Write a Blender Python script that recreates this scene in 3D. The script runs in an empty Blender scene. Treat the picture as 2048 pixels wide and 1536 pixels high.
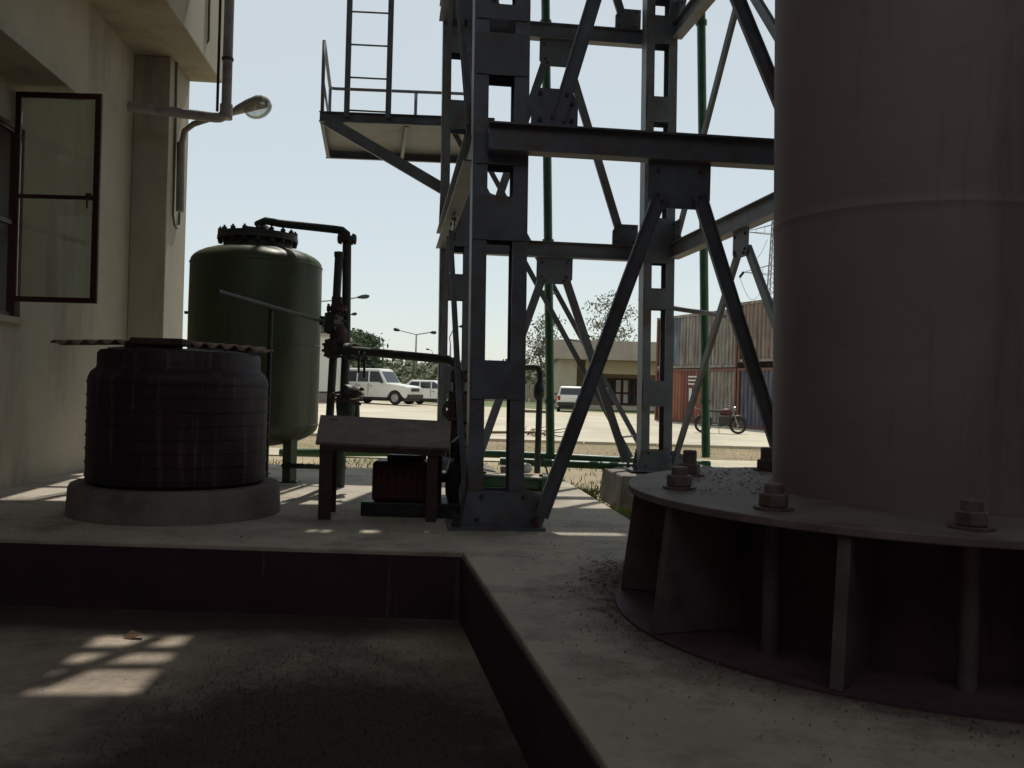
import bpy, math, random
from mathutils import Vector, Matrix

# ------------------------------------------------------------------ camera, world, sun
SC = bpy.context.scene
COL = SC.collection
F = 1800.0                    # focal length in photograph pixels (2048 wide)
CAM_Z = 1.10                  # lens height above the concrete platform
ROLL = math.radians(1.6)
PITCH = math.atan(4.0 / F)
fwd = Vector((0, math.cos(PITCH), math.sin(PITCH)))
rt0 = Vector((1, 0, 0)); up0 = rt0.cross(fwd)
rt = rt0 * math.cos(ROLL) + up0 * math.sin(ROLL)
up = up0 * math.cos(ROLL) - rt0 * math.sin(ROLL)
camd = bpy.data.cameras.new('camera')
camd.sensor_fit = 'HORIZONTAL'; camd.sensor_width = 36.0
camd.lens = F / 2048 * 36.0
camd.clip_start = 0.05; camd.clip_end = 3000
cam = bpy.data.objects.new('camera', camd); COL.objects.link(cam)
mw = Matrix((rt, up, -fwd)).transposed().to_4x4(); mw.translation = (0, 0, CAM_Z)
cam.matrix_world = mw
SC.camera = cam

SUN_EL = math.radians(60)
SUN_AZ = (0.11, 0.99)        # horizontal direction towards the sun (x, y)
_n = math.hypot(*SUN_AZ)
SUN = Vector((SUN_AZ[0] / _n * math.cos(SUN_EL), SUN_AZ[1] / _n * math.cos(SUN_EL), math.sin(SUN_EL)))
w = bpy.data.worlds.new('World'); SC.world = w; w.use_nodes = True
nt = w.node_tree; bg = nt.nodes['Background']
sky = nt.nodes.new('ShaderNodeTexSky'); sky.sky_type = 'NISHITA'; sky.sun_disc = False
sky.sun_elevation = SUN_EL
sky.sun_rotation = math.atan2(SUN.x, SUN.y)
sky.air_density = 1.0; sky.dust_density = 0.5; sky.ozone_density = 1.0; sky.altitude = 100
hz_ = nt.nodes.new('ShaderNodeMix'); hz_.data_type = 'RGBA'      # even pale dust haze over the whole sky
hz_.inputs['Factor'].default_value = .62; hz_.inputs['B'].default_value = (8.5, 9.0, 8.6, 1)
nt.links.new(sky.outputs[0], hz_.inputs['A']); nt.links.new(hz_.outputs['Result'], bg.inputs[0]); bg.inputs[1].default_value = 0.095
sl = bpy.data.lights.new('sun', 'SUN'); sl.energy = 3.2; sl.angle = math.radians(0.53); sl.color = (1.0, 0.95, 0.84)
so = bpy.data.objects.new('sun', sl); COL.objects.link(so)
so.rotation_mode = 'QUATERNION'; so.rotation_quaternion = (-SUN).to_track_quat('-Z', 'Y'); so.location = (0, 20, 60)
SC.view_settings.view_transform = 'Standard'; SC.view_settings.look = 'None'
SC.view_settings.exposure = 0.0; SC.view_settings.gamma = 1.0
SC.view_settings.use_curve_mapping = False
SC.cycles.max_bounces = 8; SC.cycles.transparent_max_bounces = 12

# ------------------------------------------------------------------ helpers
V = Vector
def ray(px, py): return fwd + rt * ((px - 1024) / F) + up * ((768 - py) / F)
def at(px, py, d):
    """point of the place seen at a photograph pixel, d metres ahead of the lens"""
    r = ray(px, py); return V((0, 0, CAM_Z)) + r * (d / r.y)
def gp(px, py, z):
    """point on the level plane z seen at a photograph pixel"""
    r = ray(px, py); return V((0, 0, CAM_Z)) + r * ((z - CAM_Z) / r.z)
def zat(px, py, d): return at(px, py, d).z

class MB:
    def __init__(s): s.v = []; s.f = []; s.sm = []
    def add(s, vs, fs, smooth=False):
        o = len(s.v); s.v += [V(p) for p in vs]; s.f += [tuple(i + o for i in f) for f in fs]; s.sm += [smooth] * len(fs); return s
    def box(s, c, size, ax=None, ay=None, az=None):
        ax = V(ax) if ax is not None else V((1, 0, 0)); az = V(az) if az is not None else V((0, 0, 1))
        ay = V(ay) if ay is not None else az.cross(ax)
        c = V(c); a = ax * size[0] / 2; b = ay * size[1] / 2; d = az * size[2] / 2
        vs = [c + a * i + b * j + d * k for k in (-1, 1) for i, j in ((-1, -1), (1, -1), (1, 1), (-1, 1))]
        return s.add(vs, [(3, 2, 1, 0), (4, 5, 6, 7), (0, 1, 5, 4), (1, 2, 6, 5), (2, 3, 7, 6), (3, 0, 4, 7)])
    def ext(s, prof, p0, p1, a, b=None, cap=True, smooth=False):
        """extrude a 2-D profile from p0 to p1, first profile axis a"""
        p0 = V(p0); p1 = V(p1); t = (p1 - p0).normalized(); a = V(a)
        if b is None:
            a = (a - t * a.dot(t)).normalized(); b = t.cross(a)
        n = len(prof); vs = [p + a * u + b * q for p in (p0, p1) for u, q in prof]
        fs = [(i, (i + 1) % n, n + (i + 1) % n, n + i) for i in range(n)]
        s.add(vs, fs, smooth)
        if cap: s.add(vs, [tuple(range(n))[::-1], tuple(range(n, 2 * n))])
        return s
    def bar(s, p0, p1, wa, wb, a=(0, 0, 1)):
        return s.ext([(-wa / 2, -wb / 2), (wa / 2, -wb / 2), (wa / 2, wb / 2), (-wa / 2, wb / 2)], p0, p1, a)
    def tube(s, pts, r, seg=12, cap=True):
        pts = [V(p) for p in pts]; n = len(pts); rs = r if isinstance(r, (list, tuple)) else [r] * n
        rings = []; t0 = (pts[1] - pts[0]).normalized()
        a = V((0, 0, 1)) if abs(t0.z) < .9 else V((1, 0, 0)); a = (a - t0 * a.dot(t0)).normalized()
        for i, p in enumerate(pts):
            t = ((pts[min(i + 1, n - 1)] - pts[max(i - 1, 0)])).normalized()
            a = (a - t * a.dot(t)).normalized(); b = t.cross(a)
            rings.append([p + (a * math.cos(2 * math.pi * k / seg) + b * math.sin(2 * math.pi * k / seg)) * rs[i] for k in range(seg)])
        vs = [q for rg in rings for q in rg]
        fs = [(i * seg + k, i * seg + (k + 1) % seg, (i + 1) * seg + (k + 1) % seg, (i + 1) * seg + k) for i in range(n - 1) for k in range(seg)]
        s.add(vs, fs, True)
        if cap: s.add(rings[0] + rings[-1], [tuple(range(seg))[::-1], tuple(range(seg, 2 * seg))])
        return s
    def lathe(s, prof, c, seg=32, axis=(0, 0, 1), smooth=True, arc=None):
        """prof: (radius, height) along axis"""
        c = V(c); z = V(axis).normalized(); x = V((1, 0, 0)) if abs(z.x) < .9 else V((0, 1, 0))
        x = (x - z * x.dot(z)).normalized(); y = z.cross(x); n = len(prof)
        vs = [c + (x * math.cos(2 * math.pi * k / seg) + y * math.sin(2 * math.pi * k / seg)) * r + z * h for r, h in prof for k in range(seg)]
        fs = [(i * seg + k, i * seg + (k + 1) % seg, (i + 1) * seg + (k + 1) % seg, (i + 1) * seg + k) for i in range(n - 1) for k in range(seg)]
        return s.add(vs, fs, smooth)
    def cyl(s, p0, p1, r, seg=16, smooth=True): return s.tube([p0, p1], r, seg)
    def plate(s, pts, n, th):
        """flat polygon pts thickened by th along n (centred)"""
        pts = [V(p) for p in pts]; n = V(n).normalized() * th / 2; k = len(pts)
        vs = [p - n for p in pts] + [p + n for p in pts]
        return s.add(vs, [tuple(range(k))[::-1], tuple(range(k, 2 * k))] + [(i, (i + 1) % k, k + (i + 1) % k, k + i) for i in range(k)])
    def build(s, name, mat, parent=None, bevel=0, auto=40):
        me = bpy.data.meshes.new(name); o0 = V((0, 0, 0))
        if parent is not None:
            o0 = V(parent['_o']) if '_o' in parent else V((0, 0, 0))
        me.from_pydata([tuple(p - o0) for p in s.v], [], s.f); me.update()
        me.polygons.foreach_set('use_smooth', s.sm)
        import bmesh
        bm = bmesh.new(); bm.from_mesh(me); bmesh.ops.remove_doubles(bm, verts=bm.verts, dist=1e-5)
        bmesh.ops.recalc_face_normals(bm, faces=bm.faces)
        ang = math.radians(auto)
        for e in bm.edges:
            if len(e.link_faces) == 2 and e.calc_face_angle(0) > ang: e.smooth = False
        bm.to_mesh(me); bm.free()
        me.materials.append(mat)
        o = bpy.data.objects.new(name, me); COL.objects.link(o)
        if parent is not None: o.parent = parent; o['_o'] = tuple(o0)
        if bevel:
            m = o.modifiers.new('bevel', 'BEVEL'); m.width = bevel; m.segments = 2; m.limit_method = 'ANGLE'
        return o
def thing(name, loc, label, cat, group=None):
    o = bpy.data.objects.new(name, None); COL.objects.link(o); o.location = loc; o.empty_display_size = .2
    o['_o'] = tuple(loc); o['label'] = label; o['category'] = cat
    if group: o['group'] = group
    return o
def tag(o, label, cat, group=None):
    o['label'] = label; o['category'] = cat
    if group: o['group'] = group
    return o
def struct(o): o['kind'] = 'structure'; return o
def stuff(o, label=None, cat=None):
    o['kind'] = 'stuff'
    if label: o['label'] = label; o['category'] = cat
    return o

def mat(name, col, rough=.7, var=.25, scale=3.0, metal=0.0, col2=None, amt2=.5, scale2=1.2, streak=0, bump=.15, bscale=40, spec=.4):
    m = bpy.data.materials.new(name); m.use_nodes = True; t = m.node_tree; N = t.nodes; L = t.links
    p = N['Principled BSDF']; p.inputs['Metallic'].default_value = metal
    p.inputs['Specular IOR Level'].default_value = spec
    tc = N.new('ShaderNodeTexCoord'); src = tc.outputs['Object']
    n1 = N.new('ShaderNodeTexNoise'); n1.inputs['Scale'].default_value = scale; n1.inputs['Detail'].default_value = 8; n1.inputs['Roughness'].default_value = .65
    L.new(src, n1.inputs['Vector'])
    r1 = N.new('ShaderNodeValToRGB'); e = r1.color_ramp.elements
    e[0].position = .3; e[1].position = .72
    e[0].color = tuple(c * (1 - var) for c in col) + (1,); e[1].color = tuple(min(1, c * (1 + var)) for c in col) + (1,)
    L.new(n1.outputs['Fac'], r1.inputs['Fac']); out = r1.outputs['Color']
    if col2:
        mp = N.new('ShaderNodeMapping'); L.new(src, mp.inputs['Vector'])
        if streak: mp.inputs['Scale'].default_value = (streak, streak, 0.35)
        n2 = N.new('ShaderNodeTexNoise'); n2.inputs['Scale'].default_value = scale2; n2.inputs['Detail'].default_value = 10; n2.inputs['Roughness'].default_value = .7
        L.new(mp.outputs[0], n2.inputs['Vector'])
        r2 = N.new('ShaderNodeValToRGB'); r2.color_ramp.elements[0].position = .62 - amt2 * .3; r2.color_ramp.elements[1].position = .78 - amt2 * .25
        L.new(n2.outputs['Fac'], r2.inputs['Fac'])
        mx = N.new('ShaderNodeMix'); mx.data_type = 'RGBA'; L.new(r2.outputs['Color'], mx.inputs['Factor'])
        L.new(out, mx.inputs['A']); mx.inputs['B'].default_value = tuple(col2) + (1,); out = mx.outputs['Result']
    L.new(out, p.inputs['Base Color'])
    n3 = N.new('ShaderNodeTexNoise'); n3.inputs['Scale'].default_value = bscale; n3.inputs['Detail'].default_value = 6; L.new(src, n3.inputs['Vector'])
    mr = N.new('ShaderNodeMapRange'); mr.inputs['To Min'].default_value = max(0, rough - .15); mr.inputs['To Max'].default_value = min(1, rough + .15)
    L.new(n1.outputs['Fac'], mr.inputs['Value']); L.new(mr.outputs[0], p.inputs['Roughness'])
    if bump:
        b = N.new('ShaderNodeBump'); b.inputs['Strength'].default_value = bump; b.inputs['Distance'].default_value = .02
        L.new(n3.outputs['Fac'], b.inputs['Height']); L.new(b.outputs[0], p.inputs['Normal'])
    return m
def glass_mat(name, tint=(.8, .85, .85), gloss=.12, rough=.03):
    m = bpy.data.materials.new(name); m.use_nodes = True; t = m.node_tree; N = t.nodes; L = t.links
    N.remove(N['Principled BSDF'])
    tr = N.new('ShaderNodeBsdfTransparent'); tr.inputs[0].default_value = tint + (1,)
    gl = N.new('ShaderNodeBsdfGlossy'); gl.inputs['Roughness'].default_value = rough
    mx = N.new('ShaderNodeMixShader'); lw = N.new('ShaderNodeLayerWeight'); lw.inputs[0].default_value = .25
    mr = N.new('ShaderNodeMapRange'); mr.inputs['To Min'].default_value = gloss; mr.inputs['To Max'].default_value = .8
    L.new(lw.outputs['Fresnel'], mr.inputs[0]); L.new(mr.outputs[0], mx.inputs[0])
    L.new(tr.outputs[0], mx.inputs[1]); L.new(gl.outputs[0], mx.inputs[2]); L.new(mx.outputs[0], N['Material Output'].inputs[0])
    return m

M_STEEL = mat('tower_paint', (.135, .155, .18), .5, .3, 2.5, 0, (.12, .08, .06), .46, 2.2, bump=.05)
M_STEEL2 = mat('plate_paint', (.12, .14, .165), .55, .3, 3, 0, (.12, .08, .055), .4, 2.5, bump=.05)
M_GREEN = mat('green_tank_paint', (.065, .085, .04), .45, .3, 2, 0, (.12, .11, .075), .38, 1.5, streak=3, bump=.03)
M_PIPE = mat('green_pipe_paint', (.03, .10, .045), .4, .3, 6, 0, (.06, .05, .035), .3, 5, bump=.05)
M_DPIPE = mat('dark_pipe', (.035, .05, .04), .5, .35, 6, 0, (.07, .04, .03), .4, 6, bump=.1)
M_RUST = mat('rusty_iron', (.075, .046, .038), .75, .4, 8, 0, (.04, .03, .03), .5, 6, bump=.3)
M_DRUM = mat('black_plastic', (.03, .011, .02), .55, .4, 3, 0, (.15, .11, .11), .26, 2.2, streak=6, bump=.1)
M_SHEET = mat('rusty_sheet', (.24, .15, .12), .7, .4, 6, 0, (.22, .19, .17), .3, 3, bump=.2)
M_WALL = mat('cream_plaster', (.385, .355, .285), .85, .12, 1.2, 0, (.25, .22, .18), .34, .8, streak=1.5, bump=.12, bscale=25)
M_POLE = mat('weathered_pole', (.235, .18, .176), .6, .14, 1.6, 0, (.155, .112, .108), .34, 1.1, streak=4, bump=.08)
M_RING = mat('flange_steel', (.18, .145, .135), .6, .3, 4, 0, (.11, .075, .055), .45, 3, bump=.15)
M_NUT = mat('old_nut_steel', (.17, .13, .115), .6, .35, 9, 0, (.09, .055, .045), .5, 7, bump=.25)
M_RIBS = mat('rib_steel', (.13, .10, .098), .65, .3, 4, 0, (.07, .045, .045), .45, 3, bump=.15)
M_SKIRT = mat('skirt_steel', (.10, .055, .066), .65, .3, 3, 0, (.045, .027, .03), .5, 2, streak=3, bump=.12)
M_CONC = mat('slab_concrete', (.47, .42, .35), .9, .22, 1.3, 0, (.24, .195, .16), .40, 1.6, bump=.35, bscale=18)
M_CONC2 = mat('plinth_concrete', (.22, .19, .17), .9, .25, 3, 0, (.11, .09, .08), .4, 2, bump=.4, bscale=25)
M_RISER = mat('stained_shade_riser', (.058, .026, .038), .9, .3, 3, 0, (.22, .17, .18), .02, 1.5, streak=9, bump=.3)  # dark magenta shade put into the colour, plus pale drip streaks
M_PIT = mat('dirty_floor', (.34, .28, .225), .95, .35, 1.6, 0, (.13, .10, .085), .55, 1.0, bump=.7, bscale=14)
M_SASH = mat('oxide_red_frame', (.055, .012, .012), .5, .3, 6, bump=.05)
M_GREYP = mat('grey_drain_pipe', (.30, .27, .27), .5, .2, 5, 0, (.16, .10, .09), .3, 4, bump=.08)
M_LAMP = mat('lamp_metal', (.22, .21, .19), .4, .2, 6, bump=.05)
M_CABLE = mat('cable', (.10, .085, .07), .6, .2, 6, bump=0)
M_REDP = mat('red_motor_paint', (.07, .012, .012), .5, .4, 6, 0, (.03, .015, .015), .5, 4, bump=.1)
M_DARK = mat('dark_metal', (.03, .028, .028), .5, .4, 8, bump=.1)
M_CANOPY = mat('canopy_sheet', (.19, .15, .135), .7, .3, 5, 0, (.10, .07, .06), .4, 3, bump=.25)
M_GLASS = glass_mat('window_glass', (.74, .76, .72), .05)
M_LENS = glass_mat('lamp_lens', (.78, .80, .76), .18, .15)
M_WHITE = mat('white_car_paint', (.74, .74, .71), .3, .04, 3, bump=0, spec=.5)
M_TRIM = mat('black_trim', (.025, .025, .026), .55, .2, 8, bump=0)
M_CGLASS = mat('car_glass', (.035, .045, .055), .08, .2, 2, bump=0, spec=.6)
M_TYRE = mat('tyre_rubber', (.022, .021, .02), .85, .2, 10, bump=.1)
M_RIM = mat('wheel_rim', (.35, .35, .34), .35, .15, 8, .6, bump=0)
M_REDL = mat('tail_light', (.35, .02, .015), .2, .1, 8, bump=0)
M_CHROME = mat('chrome', (.25, .25, .25), .2, .03, 4, 1.0, bump=0)
M_HEADL = mat('head_light', (.7, .72, .72), .1, .05, 4, bump=0, spec=.8)
M_BARK = mat('bark', (.16, .12, .09), .9, .3, 8, bump=.4)
M_BEIGE = mat('beige_wall', (.36, .30, .19), .85, .1, 1.5, 0, (.36, .29, .17), .25, 1, bump=.05)
M_PALE = mat('pale_wall', (.42, .38, .29), .85, .1, 1.5, bump=.05)
M_FASC = mat('grey_fascia', (.34, .30, .255), .85, .15, 1.5, 0, (.30, .26, .21), .4, 1, streak=1, bump=.05)
M_DOOR = mat('brown_door', (.09, .03, .02), .6, .25, 4, bump=.05)
M_POLEG = mat('galvanised', (.20, .21, .20), .5, .15, 4, bump=0)
M_WHITEW = mat('white_wall', (.60, .60, .57), .85, .08, 1, 0, (.45, .45, .42), .3, 1, bump=.05)
M_TWIG = mat('dry_twig', (.14, .085, .05), .9, .3, 8, bump=.2)

def stain(m, c, sx, sy, r0, r1, col, nz=.5, nscale=3.0):
    """ragged dirt patch lying on a floor round point c (world metres); fades between radii r0 and r1"""
    t = m.node_tree; N = t.nodes; L = t.links; p = N['Principled BSDF']; old = p.inputs['Base Color'].links[0].from_socket
    tc = N.new('ShaderNodeTexCoord'); mp = N.new('ShaderNodeMapping'); mp.vector_type = 'POINT'
    mp.inputs['Location'].default_value = (-c[0] * sx, -c[1] * sy, 0); mp.inputs['Scale'].default_value = (sx, sy, 0)
    L.new(tc.outputs['Object'], mp.inputs['Vector'])
    ln = N.new('ShaderNodeVectorMath'); ln.operation = 'LENGTH'; L.new(mp.outputs[0], ln.inputs[0])
    n = N.new('ShaderNodeTexNoise'); n.inputs['Scale'].default_value = nscale; n.inputs['Detail'].default_value = 12; n.inputs['Roughness'].default_value = .75
    L.new(tc.outputs['Object'], n.inputs['Vector'])
    ad = N.new('ShaderNodeMath'); ad.operation = 'MULTIPLY_ADD'; L.new(n.outputs['Fac'], ad.inputs[0]); ad.inputs[1].default_value = nz * 2; 
    sb = N.new('ShaderNodeMath'); sb.operation = 'SUBTRACT'; L.new(ln.outputs['Value'], sb.inputs[0]); sb.inputs[1].default_value = nz; L.new(sb.outputs[0], ad.inputs[2])
    mr = N.new('ShaderNodeMapRange'); mr.inputs['From Min'].default_value = r0; mr.inputs['From Max'].default_value = r1; mr.inputs['To Min'].default_value = .92; mr.inputs['To Max'].default_value = 0
    L.new(ad.outputs[0], mr.inputs['Value'])
    mx = N.new('ShaderNodeMix'); mx.data_type = 'RGBA'; L.new(mr.outputs[0], mx.inputs['Factor']); L.new(old, mx.inputs['A']); mx.inputs['B'].default_value = tuple(col) + (1,)
    L.new(mx.outputs['Result'], p.inputs['Base Color'])
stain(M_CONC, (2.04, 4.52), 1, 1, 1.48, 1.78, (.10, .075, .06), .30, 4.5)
stain(M_CONC, (.75, 5.3), 1.2, 1, .1, .5, (.13, .10, .08), .35, 5)
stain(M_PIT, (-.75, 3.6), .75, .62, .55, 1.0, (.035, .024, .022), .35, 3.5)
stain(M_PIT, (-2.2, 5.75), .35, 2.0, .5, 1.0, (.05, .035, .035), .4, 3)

E2 = V((-.1, .995, 0)).normalized(); E1 = V((E2.y, -E2.x, 0))      # platform and building axes: along, across
Z = V((0, 0, 1))

# ------------------------------------------------------------------ ground, road, platform
def gz(x, y):
    s = max(0, min(1, (y - 20) / 24)); s = s * s * (3 - 2 * s)
    return -.45 + s * max(0, min(.5, (8 - x) * .023))
def sheet(name, xs, ys, dz, m):
    vs = [(x, y, gz(x, y) + dz) for y in ys for x in xs]; n = len(xs)
    fs = [(j * n + i, j * n + i + 1, (j + 1) * n + i + 1, (j + 1) * n + i) for j in range(len(ys) - 1) for i in range(n - 1)]
    return MB().add(vs, fs, True).build(name, m)
def ground_mat(name, cols, scale, bump=.4, patches=None):
    m = mat(name, cols[0], .95, .25, scale, 0, cols[1], .5, scale * .35, bump=bump, bscale=8)
    return m
M_DIRT = ground_mat('dry_ground', ((.34, .27, .17), (.16, .16, .07)), .8)
M_ROAD = ground_mat('road_concrete', ((.54, .49, .38), (.44, .39, .30)), .25, .15)
M_VERGE = ground_mat('sandy_verge', ((.27, .20, .12), (.20, .17, .08)), 1.2)
M_PATH = ground_mat('pale_path', ((.52, .46, .34), (.42, .36, .26)), 1.0)
M_LAWN = ground_mat('dry_lawn', ((.12, .15, .05), (.22, .20, .10)), .6)
lin = lambda a, b, n: [a + (b - a) * i / (n - 1) for i in range(n)]
XS = [-1500, -600, -200, -80] + lin(-40, 40, 33) + [80, 200, 600, 1500]
YS = [-1500, -400, -60, -15, -5, 0, 5, 10, 15] + lin(18, 60, 22) + [75, 100, 150, 250, 500, 1000, 2500]
struct(sheet('ground', XS, YS, -.004, M_DIRT))
XR = lin(-60, 60, 49)
struct(sheet('road', XR, lin(24.6, 46, 15), .02, M_ROAD))
struct(sheet('verge', XR, lin(20.3, 24.4, 5), .012, M_VERGE))
struct(sheet('path', XR, lin(18.3, 20.2, 3), .018, M_PATH))
struct(sheet('parking_ground', XR, lin(46.1, 56, 8), .012, M_PATH))
struct(sheet('lawn', XR, lin(56.1, 95, 9), .012, M_LAWN))
# kerb along the near road edge, in lengths
for i in range(24):
    x0 = -24 + 2 * i; z0 = gz(x0 + 1, 24.5)
    if i == 0: kr = thing('kerb', (0, 24.5, -.45), 'low pale concrete kerb along the near edge of the road', 'kerb')
    MB().box((x0 + 1, 24.5, z0 + .03), (1.97, .14, .12)).build('kerb_stone', M_PATH, kr, .01)

# raised platform: back part, right part around the tall column, with the sunken yard in front on the left
C0 = V((-.29, 5.9, 0))
slab = MB()
def slab_poly(pts, z0, z1):
    n = len(pts); vs = [(p[0], p[1], z0) for p in pts] + [(p[0], p[1], z1) for p in pts]
    slab.add(vs, [tuple(range(n))[::-1], tuple(range(n, 2 * n))] + [(i, (i + 1) % n, n + (i + 1) % n, n + i) for i in range(n)])
edge_r = lambda y: 1.72 - .1 * y                       # right edge of the back part
poly = [(-5.6, 6.0), (-.29, 5.9), (.31, 2.62), (1.3, -3.0), (8, -3.0), (8, 6.6), (1.08, 7.2), (edge_r(11.3), 11.3), (-6.2, 12.0)]
slab_poly(poly, -.6, 0)
struct(slab.build('platform', M_CONC, None, .012))
# dark plates on the yard step faces, shade put into their colour
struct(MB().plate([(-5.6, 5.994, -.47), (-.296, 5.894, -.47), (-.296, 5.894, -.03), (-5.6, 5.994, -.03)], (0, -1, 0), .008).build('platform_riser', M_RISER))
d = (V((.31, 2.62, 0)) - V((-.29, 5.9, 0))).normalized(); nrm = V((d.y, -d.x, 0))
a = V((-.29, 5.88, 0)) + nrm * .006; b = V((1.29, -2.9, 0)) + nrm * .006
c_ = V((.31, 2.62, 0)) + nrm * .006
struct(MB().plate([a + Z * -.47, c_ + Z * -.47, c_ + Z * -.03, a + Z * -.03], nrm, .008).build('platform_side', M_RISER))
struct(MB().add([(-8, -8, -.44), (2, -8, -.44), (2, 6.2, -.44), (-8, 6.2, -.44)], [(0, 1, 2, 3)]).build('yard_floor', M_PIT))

# ------------------------------------------------------------------ building on the left
WB = gp(170, 930, 0); WB.z = 0
W0 = WB - E2 * (WB.y / E2.y) + E1 * .17                            # wall line at y = 0
def wp(y, out=0, z=0): return W0 + E2 * (y / E2.y) + E1 * out + Z * z
bld = thing('plastered_building', wp(9), 'cream plastered building with roof overhang filling the left edge', 'building')
YA, YB = 6.75, 8.62                                    # window opening
ZS, ZL = 1.62, 3.42
def wall_box(y0, y1, z0, z1, o0=-.25, o1=0.0):
    ce = (wp(y0) + wp(y1)) / 2 + E1 * (o0 + o1) / 2 + Z * (z0 + z1) / 2
    return ce, ((wp(y1) - wp(y0)).length, o1 - o0, z1 - z0)
wl = MB()
for y0, y1, z0, z1 in ((-6, YA, -.5, 5.3), (YB, 12.65, -.5, 5.3), (YA, YB, -.5, ZS), (YA, YB, ZL, 5.3)):
    ce, sz = wall_box(y0, y1, z0, z1); wl.box(ce, sz, E2, -E1, Z)
ce, sz = wall_box(12.65, 12.9, -.5, 5.3, -9, -.0); wl.box(ce, sz, E2, -E1, Z)
ce, sz = wall_box(-6, 12.65, -.5, 5.3, -9, -8.8); wl.box(ce, sz, E2, -E1, Z)
wl.build('wall', M_WALL, bld)
ce, sz = wall_box(11.75, 12.72, -.5, 5.3, .002, .46); MB().box(ce, sz, E2, -E1, Z).build('pilaster', M_WALL, bld, .012)
ce, sz = wall_box(-6.3, 12.74, 5.302, 6.9, -9.2, .90); rf = MB().box(ce, sz, E2, -E1, Z).build('roof', M_WALL, bld, .015)
ce, sz = wall_box(6.3, 8.76, 3.78, 3.88, .002, .5); MB().box(ce, sz, E2, -E1, Z).build('sunshade', M_WALL, bld, .008)
ce, sz = wall_box(YA - .05, YB + .05, ZS - .06, ZS, -.2, .06); MB().box(ce, sz, E2, -E1, Z).build('window_sill', M_WALL, bld, .006)
# fixed frame in the opening
wf = MB()
for y in (YA + .03, (YA + YB) / 2, YB - .03): wf.bar(wp(y, -.08, ZS), wp(y, -.08, ZL), .05, .05, E1)
for z in (ZS + .025, (ZS + ZL) / 2, ZL - .025): wf.bar(wp(YA, -.08, z), wp(YB, -.08, z), .045, .045)
wf.build('window_frame', M_SASH, bld)
for j in (0,):
    y0 = YA + .06 if j == 0 else (YA + YB) / 2 + .03
    ce, sz = wall_box(y0, y0 + (YB - YA) / 2 - .1, ZS + .05, ZL - .05, -.083, -.077); MB().box(ce, sz, E2, -E1, Z).build('window_pane', M_GLASS, bld)
# casement swung out square to the wall
HY = 8.40; hz0, hz1 = zat(190, 607, HY), zat(200, 187, HY)
SD = (E1 * .995 - E2 * .10).normalized()
h0 = wp(HY, .01, 0); sw = .80
sash = thing('casement_sash', h0 + Z * hz0, 'open dark red metal casement sash with two panes', 'window sash')
for k, (u, ww) in enumerate(((.025, .05), (sw - .027, .06))):
    MB().bar(h0 + SD * u + Z * hz0, h0 + SD * u + Z * hz1, ww, .035, SD).build('stile', M_SASH, sash, .004)
for z in (hz0 + .025, hz1 - .025): MB().bar(h0 + SD * .05 + Z * z, h0 + SD * (sw - .057) + Z * z, .05, .033).build('rail', M_SASH, sash, .004)
zm = zat(100, 393, HY)
MB().bar(h0 + SD * .05 + Z * zm, h0 + SD * (sw - .057) + Z * zm, .035, .03).build('glazing_bar', M_SASH, sash)
for za, zb in ((hz0 + .05, zm - .018), (zm + .018, hz1 - .05)):
    MB().box(h0 + SD * (sw / 2) + Z * (za + zb) / 2, (sw - .11, .005, zb - za), SD, E2, Z).build('pane', M_GLASS, sash)
hn = MB(); hp = h0 + SD * (sw - .09) - E2 * .03 + Z * (zm)
hn.box(hp + Z * .01, (.05, .03, .05), SD, E2, Z); hn.tube([hp, hp - Z * .03 - E2 * .03, hp - Z * .11 - E2 * .035], .009, 8)
hn.build('handle', M_DARK, sash)

# drain pipe from the roof edge, elbow and run back to the wall
q0 = at(257, 213, 11.15); q1 = at(452, 238, 11.27)
dp = thing('drain_pipe', q0, 'grey drain pipe dropping from roof edge with elbow back to wall', 'pipe')
el = [q0]; corner = q1
for t in (0, .25, .5, .75, 1):
    ang = t * math.pi / 2
    el.append(corner + (q0 - q1).normalized() * .12 * (1 - math.sin(ang)) + Z * .12 * (1 - math.cos(ang)))
top = corner + Z * 2.6
MB().tube(el + [top], .062, 14).build('pipe', M_GREYP, dp)
MB().lathe([(.0, -.1), (.078, -.1), (.078, .08), (.063, .08)], corner + Z * .1, 16).build('socket', M_GREYP, dp)
MB().tube([corner + E1 * -.11 + Z * .09, corner + E1 * -.11 + Z * 2.6], .018, 8).build('overflow_pipe', M_DARK, dp)
for z in (.75, 1.9): MB().lathe([(.07, -.02), (.075, 0), (.07, .02)], corner + Z * z, 14).build('clip', M_RUST, dp)

# wall lamp on its bent arm, cable beside it
l0 = at(360, 423, 12.15); l1 = at(363, 290, 12.15); l2 = at(369, 262, 12.15); l3 = at(387, 248, 12.1); l4 = at(440, 232, 12.0)
wlamp = thing('wall_lamp', l0, 'grey street lamp on bent arm fixed to the cream pilaster', 'lamp')
MB().tube([l0, at(362, 285, 12.15)], .055, 12).build('mounting_tube', M_LAMP, wlamp)
MB().tube([l1 - Z * .1, l1, l2, l3, at(408, 241, 12.05), l4, at(470, 224, 11.95)], .04, 12).build('arm', M_LAMP, wlamp)
ha, hb = at(466, 226, 11.95), at(538, 203, 11.85)
ax = (hb - ha).normalized(); side = ax.cross(Z).normalized(); upv = side.cross(ax)
hd = MB(); rings = []
for t, wd, ht in ((0, .05, .05), (.15, .08, .08), (.45, .12, .11), (.75, .15, .12), (.93, .13, .09), (1, .05, .04)):
    c = ha + (hb - ha) * t; rings.append([c + side * wd * math.cos(a_) + upv * (ht * math.sin(a_) if math.sin(a_) > 0 else .03 * math.sin(a_)) for a_ in [k * math.pi / 8 for k in range(16)]])
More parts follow.
